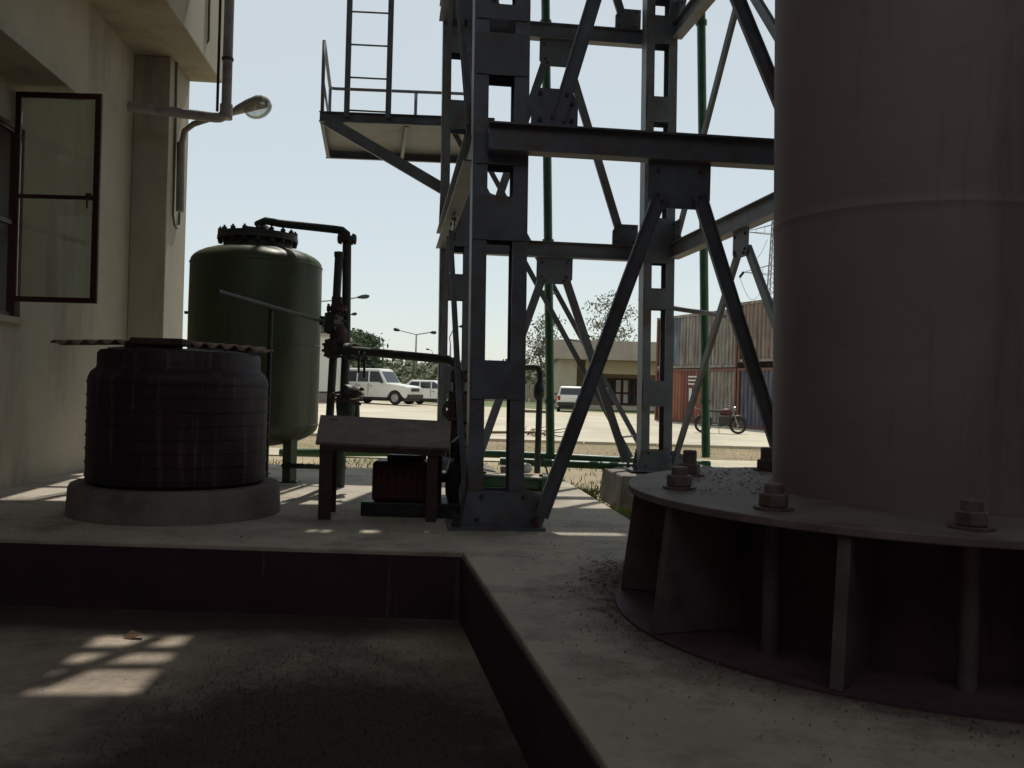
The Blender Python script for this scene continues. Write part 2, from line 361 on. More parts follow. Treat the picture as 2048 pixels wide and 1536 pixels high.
vs = [q for r in rings for q in r]; fs = [(i * 16 + k, i * 16 + (k + 1) % 16, (i + 1) * 16 + (k + 1) % 16, (i + 1) * 16 + k) for i in range(5) for k in range(16)]
hd.add(vs, fs + [tuple(range(16)), tuple(range(80, 96))], True); hd.build('housing', M_LAMP, wlamp)
bc = ha + (hb - ha) * .68 - upv * .02; bl = MB(); n = 16
vs = []; fs = []
for j in range(7):
    ph = j / 6 * math.pi / 2
    for k in range(n):
        th = 2 * math.pi * k / n; vs.append(bc + ax * .2 * math.cos(ph) * math.cos(th) + side * .12 * math.cos(ph) * math.sin(th) - upv * .16 * math.sin(ph))
for j in range(6):
    for k in range(n): fs.append((j * n + k, j * n + (k + 1) % n, (j + 1) * n + (k + 1) % n, (j + 1) * n + k))
bl.add(vs, fs, True).build('lens', M_LENS, wlamp)
def on_plane(px, py, out):
    r = ray(px, py); o = V((0, 0, CAM_Z)); return o + r * ((wp(0, out) - o).dot(E1) / r.dot(E1))
cb = [on_plane(420, -30, .92), on_plane(418, 20, .92), on_plane(417, 80, .92)]
cb += [on_plane(414, 102, .90) * .5 + on_plane(395, 103, .75) * .5]
cb += [on_plane(372, 104, .52), on_plane(360, 110, .48)] + [on_plane(x, y, .48) for x, y in ((353, 130), (352, 200), (350, 300), (347, 400), (346, 430), (349, 450), (354, 456), (358, 450), (359, 425))]
tag(MB().tube(cb, .016, 6).build('lamp_cable', M_CABLE), 'thin looping cable feeding the wall lamp down the pilaster', 'cable')

# ------------------------------------------------------------------ black drum on its round plinth
DC = V((at(357, 900, 7.4).x, 7.4, 0)); ZP = .24
struct_pl = tag(MB().lathe([(0, -.02), (.83, -.02), (.825, .02), (.815, ZP - .03), (.80, ZP), (0, ZP)], DC, 64).build('tank_plinth', M_CONC2), 'low round concrete plinth under the black water tank', 'plinth')
drum = thing('water_tank', DC + Z * ZP, 'black ribbed plastic water tank on round plinth', 'water tank')
pr = [(0, ZP), (.66, ZP), (.695, ZP + .03)]
for k in range(8):
    z = ZP + .07 + k * .105; 
    if k == 4: z += .0
    pr += [(.695, z - .010), (.702, z - .006), (.702, z + .006), (.695, z + .010)]
zt = 1.10
pr += [(.695, zt - .03), (.690, zt - .01), (.67, zt + .03), (.635, zt + .06), (.63, zt + .08), (.63, zt + .17), (.61, zt + .20), (.5, zt + .215), (.25, zt + .225), (0, zt + .23)]
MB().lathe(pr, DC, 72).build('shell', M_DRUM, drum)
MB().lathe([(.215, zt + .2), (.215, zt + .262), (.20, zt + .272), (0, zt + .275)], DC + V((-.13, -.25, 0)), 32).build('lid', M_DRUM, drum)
for k in range(10):
    a_ = 2 * math.pi * k / 10
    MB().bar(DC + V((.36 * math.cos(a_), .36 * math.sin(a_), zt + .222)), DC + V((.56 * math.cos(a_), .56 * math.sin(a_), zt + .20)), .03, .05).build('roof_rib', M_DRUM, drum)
# rusty corrugated sheet laid over the tank
sa, sb = at(100, 689, 7.15), at(520, 705, 7.35)
n = 84; along = (sb - sa); acr = V((-along.y, along.x, 0)).normalized(); vs = []; fs = []
for i in range(n + 1):
    t = i / n; ph = i * math.pi / 3
    for j in range(2): vs.append(sa + along * t + acr * (.0 + j * .75) + Z * (.02 * math.sin(ph) + .02 + (.03 * j) + .03 * math.sin(t * 3.1)))
fs = [(2 * i, 2 * i + 2, 2 * i + 3, 2 * i + 1) for i in range(n)]
so_ = MB().add(vs, fs, True).build('roofing_sheet', M_SHEET)
sm = so_.modifiers.new('thick', 'SOLIDIFY'); sm.thickness = .010
tag(so_, 'rusty corrugated metal sheet laid across top of black tank', 'metal sheet')
tag(MB().box(at(322, 688, 7.05) + Z * .015, (.40, .26, .055), (.99, .08, 0)).build('timber_block', M_RUST, None, .012), 'short dark block weighing down the rusty sheet', 'block')

# ------------------------------------------------------------------ green pressure vessel
TC = V((at(504, 900, 9.9).x, 9.9, 0)); R = .70
zb_, zs_ = zat(505, 885, 9.9), zat(505, 530, 9.9)
ves = thing('pressure_vessel', TC, 'tall dark green steel pressure vessel behind the black water tank', 'tank')
pr = []
for k in range(9):
    a_ = math.pi / 2 * k / 8; pr.append((R * math.sin(a_), zb_ + .20 - .24 * math.cos(a_)))
pr += [(R, zb_ + .21), (R + .004, zs_ - .5), (R, zs_)]
for k in range(1, 10):
    a_ = math.pi / 2 * k / 9; pr.append((R * math.cos(a_) ** .8 if k < 9 else 0, zs_ + .20 * math.sin(a_)))
MB().lathe(pr, TC, 72).build('shell', M_GREEN, ves)
for zw in (zb_ + .21, (zb_ + zs_) / 2 + .1, zs_ - .01): MB().lathe([(R + .001, zw - .012), (R + .007, zw - .004), (R + .007, zw + .004), (R + .001, zw + .012)], TC, 72).build('weld_seam', M_GREEN, ves)
zn = zs_ + .17
MB().lathe([(.36, zn - .03), (.36, zn + .11)], TC, 40).build('neck', M_DPIPE, ves)
MB().lathe([(.3, zn + .09), (.43, zn + .09), (.43, zn + .125), (.425, zn + .13), (.425, zn + .165), (0, zn + .165)], TC, 48, smooth=True).build('manway_cover', M_DPIPE, ves)
for k in range(18):
    a_ = 2 * math.pi * k / 18 + .1; c = TC + V((.40 * math.cos(a_), .40 * math.sin(a_), 0))
    MB().lathe([(0, zn + .05), (.026, zn + .05), (.026, zn + .09), (.016, zn + .09), (.016, zn + .165), (.027, zn + .165), (.027, zn + .195), (.012, zn + .2), (.012, zn + .215), (0, zn + .215)], c, 6, smooth=False).build('bolt', M_RUST, ves)
c = TC + Z * (zn + .165)
MB().tube([c + V((-.17, 0, 0)), c + V((-.17, 0, .07)), c + V((-.15, 0, .085)), c + V((.12, .05, .065)), c + V((.14, .05, .0))], .012, 8).build('lifting_handle', M_DPIPE, ves)
MB().lathe([(.07, 0), (.07, .03), (.05, .03), (.05, .09)], c + V((.05, .1, 0)), 20).build('nozzle', M_DPIPE, ves)
for k in range(3):
    a_ = math.radians(-25 + 120 * k); c = TC + V((.52 * math.cos(a_), .52 * math.sin(a_), 0))
    o = MB(); o.bar(c + Z * .012, c + Z * (zb_ + .12), .11, .11, V((math.cos(a_), math.sin(a_), 0))); o.build('leg', M_GREEN, ves, .006)
    MB().box(c + Z * .006, (.2, .2, .012)).build('foot_plate', M_DPIPE, ves)
# nameplate bracket
MB().box(TC + V((-R - .02, -.1, zs_ - .55)), (.05, .04, .03)).build('bracket', M_DPIPE, ves)

# ------------------------------------------------------------------ pipe manifold beside the vessel
def flange(mb_name, c, axis, r, th, m, parent, bolts=8, nr=None):
    a = V(axis).normalized()
    o = MB().lathe([(0, -th), (r, -th), (r, -.002), (r * .985, 0), (r, .002), (r, th), (0, th)], c, 28, a).build(mb_name, m, parent)
    x = V((1, 0, 0)) if abs(a.x) < .9 else V((0, 0, 1)); x = (x - a * x.dot(a)).normalized(); y = a.cross(x)
    bb = MB()
    for k in range(bolts):
        t = 2 * math.pi * k / bolts + .3; p = V(c) + (x * math.cos(t) + y * math.sin(t)) * r * .82
        bb.tube([p - a * (th + .028), p + a * (th + .028)], .014, 6)
    stuff(bb.build('flange_bolts', M_RUST, o))
    return o
def handwheel(c, axis, r, parent, m):
    a = V(axis).normalized(); x = V((0, 0, 1)) if abs(a.z) < .9 else V((1, 0, 0)); x = (x - a * x.dot(a)).normalized(); y = a.cross(x)
    w_ = MB(); n = 24
    w_.tube([V(c) + (x * math.cos(2 * math.pi * k / n) + y * math.sin(2 * math.pi * k / n)) * r for k in range(n + 1)], .013, 6)
    for k in range(3):
        t = math.pi * k / 3; e = (x * math.cos(t) + y * math.sin(t)) * r; w_.tube([V(c) - e, V(c) + e], .01, 6)
    w_.tube([V(c) - a * .15, V(c) + a * .03], .016, 8)
    return w_.build('handwheel', m, parent)
PD = 9.35
base_p = gp(690, 975, 0)
man = thing('pipe_manifold', base_p, 'dark green pipe manifold with valves beside the pressure vessel', 'pipework')
# overhead outlet: from vessel top, across and down
p_up = TC + V((.05, .1, zn + .2)); pts = [p_up, p_up + Z * .05]
pk = at(520, 444, 9.85)
x690t = at(694, 466, PD); x690b = V((x690t.x - .03, PD, 0))
pts += [pk + V((-.02, 0, -.02)), pk + V((.06, 0, .015)), at(560, 447, 9.75), at(670, 459, 9.42), at(684, 461, 9.38), at(693, 468, PD), at(694, 482, PD)]
MB().tube(pts, .042, 14).build('outlet_pipe', M_DPIPE, man)
flange('flange', at(694, 478, PD), Z, .10, .022, M_DPIPE, man, 8)
xm = at(692, 700, PD).x
MB().tube([at(694, 480, PD), V((xm, PD, 1.4)), V((xm - .02, PD, .0))], .046, 14).build('riser_pipe', M_DPIPE, man)
s0 = at(678, 508, PD - .12)
MB().tube([s0, V((s0.x - .03, PD - .12, 1.3)), V((s0.x - .07, PD - .12, .0))], .042, 14).build('riser_pipe', M_DPIPE, man)
MB().lathe([(0, .03), (.05, .02), (.05, -.03), (.045, -.03)], s0, 16).build('pipe_cap', M_DPIPE, man)
MB().tube([at(674, 512, PD - .1), at(694, 516, PD)], .024, 8).build('cross_pipe', M_DPIPE, man)
# valves on the risers
v1 = at(668, 646, PD - .14); flange('valve_body', v1, (1, -.3, 0), .115, .06, M_DPIPE, man, 8)
flange('flange', at(674, 618, PD - .12), Z, .105, .022, M_RUST, man, 6)
MB().box(at(674, 605, PD - .12), (.10, .08, .12)).build('valve_bonnet', M_RUST, man, .01)
v2 = at(666, 697, PD - .18); flange('flange', v2, (1, -.35, 0), .10, .05, M_RUST, man, 8)
flange('flange', at(700, 703, PD - .2), (1, -.3, 0), .085, .05, M_DPIPE, man, 8)
MB().lathe([(.05, -.12), (.085, -.06), (.09, 0), (.085, .06), (.05, .12)], at(677, 672, PD - .13), 18).build('valve_body', M_RUST, man)
handwheel(at(692, 792, PD - .28), (0, -.25, 1), .17, man, M_RUST)
MB().lathe([(.05, -.17), (.09, -.13), (.10, -.04), (.10, .03), (.045, .08), (.04, .17)], at(692, 806, PD - .28), 18).build('valve_body', M_DPIPE, man)
flange('flange', at(705, 790, PD - .25), (1, 0, -.15), .10, .07, M_DPIPE, man, 8)
MB().tube([at(678, 798, PD - .12), at(712, 798, PD - .2), at(712, 850, PD - .2)], .04, 12).build('branch_pipe', M_DPIPE, man)
# cross pipe to the pump riser
r0 = at(684, 699, PD - .2); r1 = at(914, 721, 8.6)
MB().tube([r0, r0 + (r1 - r0) * .5, r1 - (r1 - r0).normalized() * .1, r1 + V((.0, 0, -.04)), r1 + V((.03, 0, -.14))], .043, 14).build('delivery_pipe', M_DPIPE, man)
for px in (724, 736):
    t0 = r0 + (r1 - r0) * ((px - 684) / 242); MB().tube([t0 + V((0, -.05, 0)), t0 + V((0, -.05, -.26 if px == 736 else -.22))], .012, 6).build('gauge_tube', M_DARK, man)
rx = r1.x + .03; ry = 8.6
MB().tube([V((rx, ry, r1.z - .1)), V((rx, ry, .02))], .07, 16).build('pump_riser', M_DPIPE, man)
for z, rr, th in ((1.18, .09, .03), (.98, .105, .03), (.80, .12, .05), (.62, .10, .1), (.47, .12, .035), (.30, .11, .03)):
    flange('flange', V((rx, ry, z)), Z, rr, th, M_RUST, man, 8)
MB().lathe([(.06, -.14), (.10, -.08), (.115, 0), (.10, .08), (.06, .14)], V((rx, ry, .90)), 20).build('check_valve', M_RUST, man)
handwheel(V((rx - .05, ry - .16, .86)), (.3, -1, 0), .085, man, M_RUST)
# low runs
MB().tube([at(565, 931, 9.6), at(690, 935, 9.4)], .028, 10).build('drain_line', M_DPIPE, man)
# fill line over the black tank with its post
fz = 1.74
f0 = V((v1.x - .06, v1.y, v1.z + .0)); f1 = at(435, 583, 6.9)
fl = thing('fill_pipe', f1, 'thin green fill pipe sloping over black tank on slender post', 'pipe')
MB().tube([f0, f0 + (f1 - f0) * .08, f0 + (f1 - f0) * .5, f1], .019, 10).build('pipe', M_DPIPE, fl)
MB().tube([f0 + (f1 - f0) * .07 - Z * .04, f0 + (f1 - f0) * .07 + Z * .05], .03, 10).build('union', M_DPIPE, fl)
pm = at(541, 612, 7.95); MB().tube([V((pm.x, pm.y, 0)), V((pm.x + .005, pm.y, pm.z + .0))], .022, 10).build('post', M_DPIPE, fl)

# ------------------------------------------------------------------ pump under its canopy
cf0, cf1 = at(631, 887, 7.1), at(898, 899, 7.12); cb0, cb1 = at(641, 832, 7.65), at(902, 845, 7.67)
can = thing('pump_canopy', V((cf0.x, 7.2, 0)), 'low sheet metal canopy on four legs sheltering the pump', 'canopy')
nn = (cf1 - cf0).cross(cb0 - cf0).normalized()
MB().plate([cf0, cf1, cb1, cb0], nn, .025).build('cover_sheet', M_CANOPY, can, .004)
back = cb0 + V((.12, .45, -.02)); back2 = cb0 + V((.75, .45, -.04))
MB().plate([cb0 + V((.1, .01, 0)), cb0 + V((.95, .01, -.03)), back2, back], Z, .02).build('rear_sheet', M_CANOPY, can)
for p, ww in ((cf0 + V((.08, .07, 0)), .10), (cf1 + V((-.13, .07, 0)), .085), (cb0 + V((.13, -.06, 0)), .08), (cb1 + V((-.10, -.06, 0)), .085)):
    MB().ext([(-ww / 2, -ww / 2), (ww / 2, -ww / 2), (ww / 2, -ww / 2 + .012), (-ww / 2 + .012, -ww / 2 + .012), (-ww / 2 + .012, ww / 2), (-ww / 2, ww / 2)], V((p.x, p.y, 0)), p - Z * .02, (1, 0, 0)).build('leg', M_RUST, can)
MB().bar(cf0 + V((.03, .03, -.03)), cf1 + V((-.03, .03, -.03)), .05, .04).build('edge_angle', M_RUST, can)
pb = at(748, 985, 7.55); px0 = pb.x; py0 = 7.6
pump = thing('pump_set', V((px0 + .3, py0, 0)), 'dark boxy reddish pump engine on base under the canopy', 'pump')
mz = .31
mot = MB().box((px0 + .25, py0, .285), (.5, .40, .33)).build('engine_block', M_REDP, pump, .03)
for k in range(7): MB().box((px0 + .06 + .06 * k, py0 - .205, .29), (.022, .03, .26)).build('cooling_fin', M_REDP, mot)
MB().box((px0 + .26, py0 - .02, .475), (.30, .2, .05)).build('head_cover', M_DARK, pump, .01)
MB().tube([V((px0 + .40, py0, .46)), V((px0 + .40, py0, .53)), V((px0 + .47, py0, .55))], .03, 10).build('air_intake', M_DARK, pump)
MB().tube([V((px0 + .47, py0, mz)), V((px0 + .60, py0, mz))], .04, 12).build('coupling', M_DARK, pump)
MB().lathe([(0, 0), (.12, 0), (.2, .03), (.22, .07), (.2, .12), (.12, .15), (.08, .24), (0, .24)], V((px0 + .60, py0, mz - .03)), 28, (1, 0, 0)).build('pump_casing', M_DARK, pump)
MB().tube([V((px0 + .67, py0, mz + .1)), V((px0 + .67, py0, mz + .28)), V((px0 + .75, py0 + .1, mz + .34))], .05, 12).build('discharge', M_DARK, pump)
MB().tube([V((px0 + .82, py0, mz - .03)), V((rx, ry - .4, mz - .05)), V((rx, ry, mz - .05))], .05, 12).build('suction_pipe', M_DARK, pump)
MB().box((px0 + .42, py0, .06), (1.0, .46, .115)).build('base', M_DARK, pump, .01)
for dx in (.1, .36): MB().box((px0 + dx, py0, .165), (.08, .34, .10)).build('foot', M_DARK, pump)

# ------------------------------------------------------------------ steel trestle tower
T2 = V((-.12, .993, 0)).normalized(); T1 = V((T2.y, -T2.x, 0))
A0 = gp(988, 1052, 0); A0.z = 0
S1, S2, PH = 2.78, 4.95, 2.98
LEAN = -.014
LEG = {'A': A0, 'D': A0 + T1 * S1, 'B': A0 + T2 * S2 - T1 * .05, 'C': A0 + T2 * S2 + T1 * (S1 - .09)}
tw = thing('trestle_tower', A0 + T1 * S1 / 2 + T2 * S2 / 2, 'blue grey battened steel trestle tower standing on the platform', 'tower')
def nd(l, z): return LEG[l] + Z * z + T1 * (LEAN * z)
LW, LD, FL = .43, .25, .115                         # leg width, depth, flange
ZT = 9.0
t_ = .014
for l in 'ABCD':
    for s in (-1, 1):
        prof = [(s * LW / 2, -LD / 2), (s * (LW / 2 - FL), -LD / 2), (s * (LW / 2 - FL), -LD / 2 + t_), (s * (LW / 2 - t_), -LD / 2 + t_), (s * (LW / 2 - t_), LD / 2 - t_), (s * (LW / 2 - FL), LD / 2 - t_), (s * (LW / 2 - FL), LD / 2), (s * LW / 2, LD / 2)]
        MB().ext(prof, nd(l, .02), nd(l, ZT), T1, T2).build('leg_channel', M_STEEL, tw)
    # base plates, gussets and anchor bolts
    zb0 = 0
    MB().box(nd(l, .012), (.74, .5, .024), T1, T2, Z).build('base_plate', M_STEEL2, tw)
    for s in (-1, 1):
        q = nd(l, 0) + T2 * s * (LD / 2 + .008)
        MB().plate([q - T1 * .27 + Z * .025, q + T1 * .36 + Z * .025, q + T1 * .42 + Z * .21, q + T1 * .25 + Z * .285, q - T1 * .225 + Z * .285], T2, .012).build('base_gusset', M_STEEL2, tw)
        for u in (-.31, .31):
            MB().lathe([(0, .024), (.034, .024), (.034, .055), (.02, .055), (.02, .1), (0, .1)], nd(l, 0) + T1 * u + T2 * s * .2, 6, smooth=False).build('anchor_bolt', M_RUST, tw)
# battens read from the photograph: (leg, list of pixel ranges)
BAT = {'A': ((995, 7.07), [(-60, -20), (25, 55), (82, 163), (278, 338), (400, 486), (722, 798)]),
       'B': ((907, 11.95), [(-20, 45), (61, 112), (206, 262), (386, 494), (550, 600), (732, 790)]),
       'C': ((1312, 12.3), [(40, 95), (200, 250), (291, 330), (440, 529), (579, 620), (762, 812)])}
BAT['D'] = BAT['A']
for l, ((px, dd), rg) in BAT.items():
    rngs = [(zat(px, b_, dd), zat(px, a_, dd)) for a_, b_ in rg] + [(5.2, 5.35), (6.4, 6.6), (7.5, 7.7), (8.5, 8.7)]
    rngs = [r for i, r in enumerate(rngs) if i < len(rg) or r[0] > max(q[1] for q in rngs[:len(rg)]) + .2]
    for z0, z1 in rngs:
        for s in (-1, 1):
            MB().box(nd(l, (z0 + z1) / 2) + T2 * s * (LD / 2 + .007), (LW - .03, .010, z1 - z0), T1, T2, Z).build('batten', M_STEEL2, tw)
def ibeam(p0, p1, name='beam', dep=.21, fw=.15):
    h = dep / 2; b = fw / 2; t1, t2 = .014, .010
    prof = [(-h, -b), (-h + t1, -b), (-h + t1, -t2), (h - t1, -t2), (h - t1, -b), (h, -b), (h, b), (h - t1, b), (h - t1, t2), (-h + t1, t2), (-h + t1, b), (-h, b)]
    return MB().ext(prof, p0, p1, Z).build(name, M_STEEL, tw)
def chan(p0, p1, a, wd=.11, fl=.045, name='brace'):
    h = wd / 2; t1 = .01
    prof = [(-h, 0), (h, 0), (h, fl), (h - t1, fl), (h - t1, t1), (-h + t1, t1), (-h + t1, fl), (-h, fl)]
    return MB().ext(prof, p0, p1, a).build(name, M_STEEL, tw)
FACES = [('A', 'D', T1, -T2), ('B', 'C', T1, T2), ('A', 'B', T2, -T1), ('D', 'C', T2, T1)]
LV = [0.0, PH, 2 * PH, 3 * PH - .1]
for l0_, l1_, u, n in FACES:
    wdl = LW / 2 if u is T1 else LD / 2
    for k in (1, 2, 3):
        a = nd(l0_, LV[k]); b = nd(l1_, LV[k]); a_ = a + u * (wdl + .002); b_ = b - u * (wdl + .002)
        if u is T1: a_ = a + u * (wdl - .02) ; b_ = b - u * (wdl - .02); off = n * (LD / 2 + .095)
        else: off = n * (LW / 2 - .02)
        ibeam(a_ + off - u * (0 if u is T2 else .3), b_ + off + u * (0 if u is T2 else .3))
        mid = (a + b) / 2 + off
        gw, gh = (.25, .36) if u is T1 else (.22, .30)
        gn = n * .055
        g0 = mid + gn * 0
        MB().plate([g0 - u * gw - Z * .107, g0 + u * gw - Z * .107, g0 + u * gw - Z * (.107 + gh * .8), g0 + u * (gw - .05) - Z * (.107 + gh), g0 - u * (gw - .05) - Z * (.107 + gh), g0 - u * gw - Z * (.107 + gh * .8)], n, .014).build('gusset', M_STEEL2, tw)
        for s, l in ((1, l0_), (-1, l1_)):
            lo = nd(l, LV[k - 1] + (.12 if k == 1 else .16)) + u * s * (.42 if u is T1 else .2) + off
            hi = mid - u * s * gw * .62 - Z * (.107 + gh * .72)
            if k == 2 and (l0_, l1_) == ('A', 'D'):
                hi = hi - T1 * .2 - Z * .35
                if l == 'D': lo = lo - T1 * .06
            if k == 2 and (l0_, l1_, l) == ('D', 'C', 'D'): hi = hi + T2 * .2
            if k == 1 and u is T1: lo = nd(l, .10) + u * s * .345 + n * (LD / 2 + .02)
            chan(lo, hi + n * .01, n.cross((hi - lo).normalized()))
            if k > 1:
                g = nd(l, LV[k - 1]) + off + u * s * (wdl if u is T1 else wdl)
                ge = .36 if u is T1 else .30
                MB().plate([g + Z * .108, g + u * s * ge + Z * .108, g + u * s * ge + Z * .30, g + u * s * (ge - .06) + Z * .40, g + Z * .40], n, .014).build('gusset', M_STEEL2, tw)
for g in [o for o in tw.children if o.name.startswith(('gusset', 'base_gusset'))]:
    o0 = V(tw['_o']); vv = [v.co + o0 for v in g.data.vertices]; k = len(vv) // 2
    f0, f1 = vv[:k], vv[k:]; cA = sum(f0, V()) / k; nn = (cA - sum(f1, V()) / k).normalized(); bb = MB()
    for p in f0:
        for t in (.68,): 
            q = cA + (p - cA) * t; bb.tube([q, q + nn * .016], .017, 6)
            q = q - nn * .014; bb.tube([q, q - nn * .016], .017, 6)
    stuff(bb.build('bolt_heads', M_RUST, g))
# concrete pedestals under the rear legs are part of the platform; a footing stands under the right rear one
CB = LEG['C']
tag(MB().add([tuple(CB + T1 * u + T2 * v + Z * z) for z, e in ((-.5, .62), (-.02, .58)) for u, v in ((-e, -e), (e, -e), (e, e), (-e, e))],
    [(3, 2, 1, 0), (4, 5, 6, 7), (0, 1, 5, 4), (1, 2, 6, 5), (2, 3, 7, 6), (3, 0, 4, 7)]).build('footing', M_CONC2, None, .02), 'concrete footing block under the rear right tower leg', 'footing')
CD = LEG['D']
tag(MB().box(CD + Z * -.3, (1.0, 1.0, .5), T1, T2, Z).build('footing', M_CONC2, None, .02), 'concrete footing block behind the tall column base', 'footing')
BB = LEG['B']
tag(MB().box(BB + Z * -.3, (1.1, 1.1, .57), T1, T2, Z).build('footing', M_CONC2, None, .02), 'concrete footing block under the rear left tower leg', 'footing')

# landing platform on the rear left, with guard rail, ladder above and steep ladder below
d1, d2 = 12.35, 14.35
n0 = at(640, 217, d1); n1_ = at(880, 244, d1)
zpf = (n0.z + n1_.z) / 2 - .02
pf = thing('landing_platform', V((n0.x, d1, zpf)), 'small steel landing platform with guard rail beside the tower', 'platform')
xl = n0.x; xr = n1_.x + .75
def pz(x): return zpf
def pp(x, y, z=0): return V((x - .16 * (y - d1), y, zpf + z)) - Z * .012 * (x - xl)
MB().plate([pp(xl, d1 + .03, .02), pp(xr, d1 + .03, .02), pp(xr, d2, .02), pp(xl, d2, .02)], Z, .012).build('deck_plate', M_STEEL, pf)
for y in (d1, d2): MB().ext([(-.07, 0), (.07, 0), (.07, .06), (.06, .06), (.06, .01), (-.06, .01), (-.06, .06), (-.07, .06)], pp(xl, y, -.03), pp(xr, y, -.03), Z).build('edge_channel', M_STEEL, pf)
for x in (xl + .03, (xl + xr) / 2, xr - .1): MB().bar(pp(x, d1 + .07, -.04), pp(x, d2 - .07, -.04), .12, .05).build('cross_bearer', M_STEEL, pf)
for y in (d1 - .02,): MB().bar(pp(xl + .1, y, -.08), V((at(885, 378, y).x, y, at(885, 378, d1).z)), .15, .07).build('knee_brace', M_STEEL, pf)
for x, y in ((xl + .03, d1 + .02), (xl + .03, d2), ((xl + xr) / 2 + .2, d2), (xr - .1, d2)):
    MB().tube([pp(x, y, 0), pp(x, y, 1.02)], .026, 8).build('rail_post', M_STEEL, pf)
MB().tube([pp(xl + .03, d1 + .02, 1.02), pp(xl + .03, d2 - .08, 1.02), pp(xl + .05, d2 - .02, 1.02), pp(xl + .11, d2, 1.02), pp(xr - .1, d2, 1.02)], .026, 8).build('top_rail', M_STEEL, pf)
MB().tube([pp(xl + .03, d1 + .02, .5), pp(xl + .03, d2, .5)], .018, 8).build('mid_rail', M_STEEL, pf)
xa, xb = at(697, 100, d1 - .06).x, at(780, 100, d1 - .06).x
ld = thing('upper_ladder', V((xa, d1, zpf)), 'vertical steel ladder rising from the landing platform out of frame', 'ladder')
for x in (xa, xb): MB().bar(V((x, d1 - .06, zpf - .03)), V((x + .0, d1 - .06, 9.2)), .075, .03, (1, 0, 0)).build('ladder_rail', M_STEEL, ld)
z = zpf + .06
while z < 9: MB().tube([V((xa, d1 - .06, z)), V((xb, d1 - .06, z - .012))], .013, 8).build('rung', M_STEEL, ld); z += .45
sl_ = thing('steep_ladder', V((1.9, 13.2, 0)), 'steep double stringer ladder crossing behind the tower to its landing', 'ladder')
st0, st1 = at(895, 240, 13.0), at(1262, 915, 13.0)
dz_ = V((.28, .5, 0))
for k in (0, 1): MB().bar(st0 + dz_ * k, st1 + dz_ * k, .075, .035, (1, 0, .5)).build('stringer', M_STEEL, sl_)
for k in range(7):
    p = st0 + (st1 - st0) * (.07 + .145 * k); MB().tube([p, p + dz_], .014, 6).build('rung', M_STEEL, sl_)

MB().tube([at(1330, 614, 12.6), at(1452, 632, 12.6)], .035, 8).build('tie_pipe', M_STEEL, tw)

# unseen overhead tank with a wide deck added above the tower to shade the foreground
deck = thing('overhead_shade_tank', V((0, 9, 9.0)), 'unseen overhead tank with a deck added to shade the foreground', 'water tank')
HZ = 9.02
def sh(p, z): return p + SUN * ((z - p.z) / SUN.z)
pa = [gp(176, 1266, -.44), gp(366, 1272, -.44), gp(238, 1400, -.44), gp(62, 1376, -.44)]
hp_ = [sh(p, HZ) for p in pa]
hx0 = min(p.x for p in hp_); hx1 = max(p.x for p in hp_); hy0 = min(p.y for p in hp_); hy1 = max(p.y for p in hp_)
# opening along the building axes, shaped to drop the sun patch on the yard
hc = sum(hp_, V()) / 4 + E1 * .05
uw = ((hp_[1] - hp_[0]).length + (hp_[2] - hp_[3]).length) / 4 * .95; vw = ((hp_[0] - hp_[3]).length + (hp_[1] - hp_[2]).length) / 4
o_ = lambda u, v: hc + E1 * u + E2 * v
far = sh(gp(1180, 1034, 0), HZ).y; far2 = sh(gp(1180, 1080, 0), HZ).y
U0, U1, V0 = -3.6, 9.5, -9.8
vf = (far - hc.y) / E2.y; vg = (far2 - hc.y) / E2.y
def dk(u0, u1, v0, v1, z=HZ, th=.06, nm='deck_plate'):
    c = o_((u0 + u1) / 2, (v0 + v1) / 2); MB().box(V((c.x, c.y, z + th / 2)), (u1 - u0, v1 - v0, th), E1, E2, Z).build(nm, M_STEEL2, deck)
dk(U0, U1, V0, -vw); dk(U0, -uw, -vw + .0, vw); dk(uw, U1, -vw, vw); dk(U0, U1, vw, vg - .07)
xs_ = lambda px: (sh(gp(px, 1075, 0), HZ) - hc).dot(E1)
dk(U0, U1, vg + .07, vf + .25)
cuts = [(xs_(610), xs_(650)), (xs_(700), xs_(752)), (xs_(832), xs_(860)), (xs_(1092), xs_(1255))]  # slots added to let thin strips of sun onto the concrete
prev = U0
for c0, c1 in cuts: dk(prev, c0, vg - .07, vg + .07); prev = c1
dk(prev, U1, vg - .07, vg + .07)
MB().bar(o_(-uw, .22) + Z * .03, o_(uw, .22) + Z * .03, .03, .13).build('sun_patch_bar', M_STEEL2, deck)  # bars added to cast the stripes across the yard's sun patch
MB().bar(o_(-uw, -.08) + Z * .03, o_(uw, -.08) + Z * .03, .03, .12).build('sun_patch_bar', M_STEEL2, deck)
MB().bar(o_(-uw * .95, -vw * .75) + Z * .08, o_(uw * .4, vw) + Z * .08, .03, .13).build('sun_patch_bar', M_STEEL2, deck)
tcx = A0 + T1 * S1 / 2 + T2 * S2 / 2
MB().box(tcx + V((1.2, -1.2, HZ + 1.6)), (4.6, 5.6, 3.0), T1, T2, Z).build('tank_body', M_STEEL, deck)

# unseen walls added behind and right of the viewpoint, dimming and reddening the fill
rb = thing('added_fill_walls', V((3, -5, -.45)), 'unseen maroon walls added behind the viewpoint to shape the fill light', 'building')
M_FILL_TINT = mat('maroon_fill_tint', (.10, .04, .075), .9, .2, 1, bump=.3)  # maroon picked to tint the light bounced into the foreground
MB().box((1, -4.6, 3.0), (18, .4, 7.0)).build('rear_wall', M_FILL_TINT, rb)
MB().box((6.4, .9, 4.3), (.4, 10.6, 9.6)).build('side_wall', M_FILL_TINT, rb)

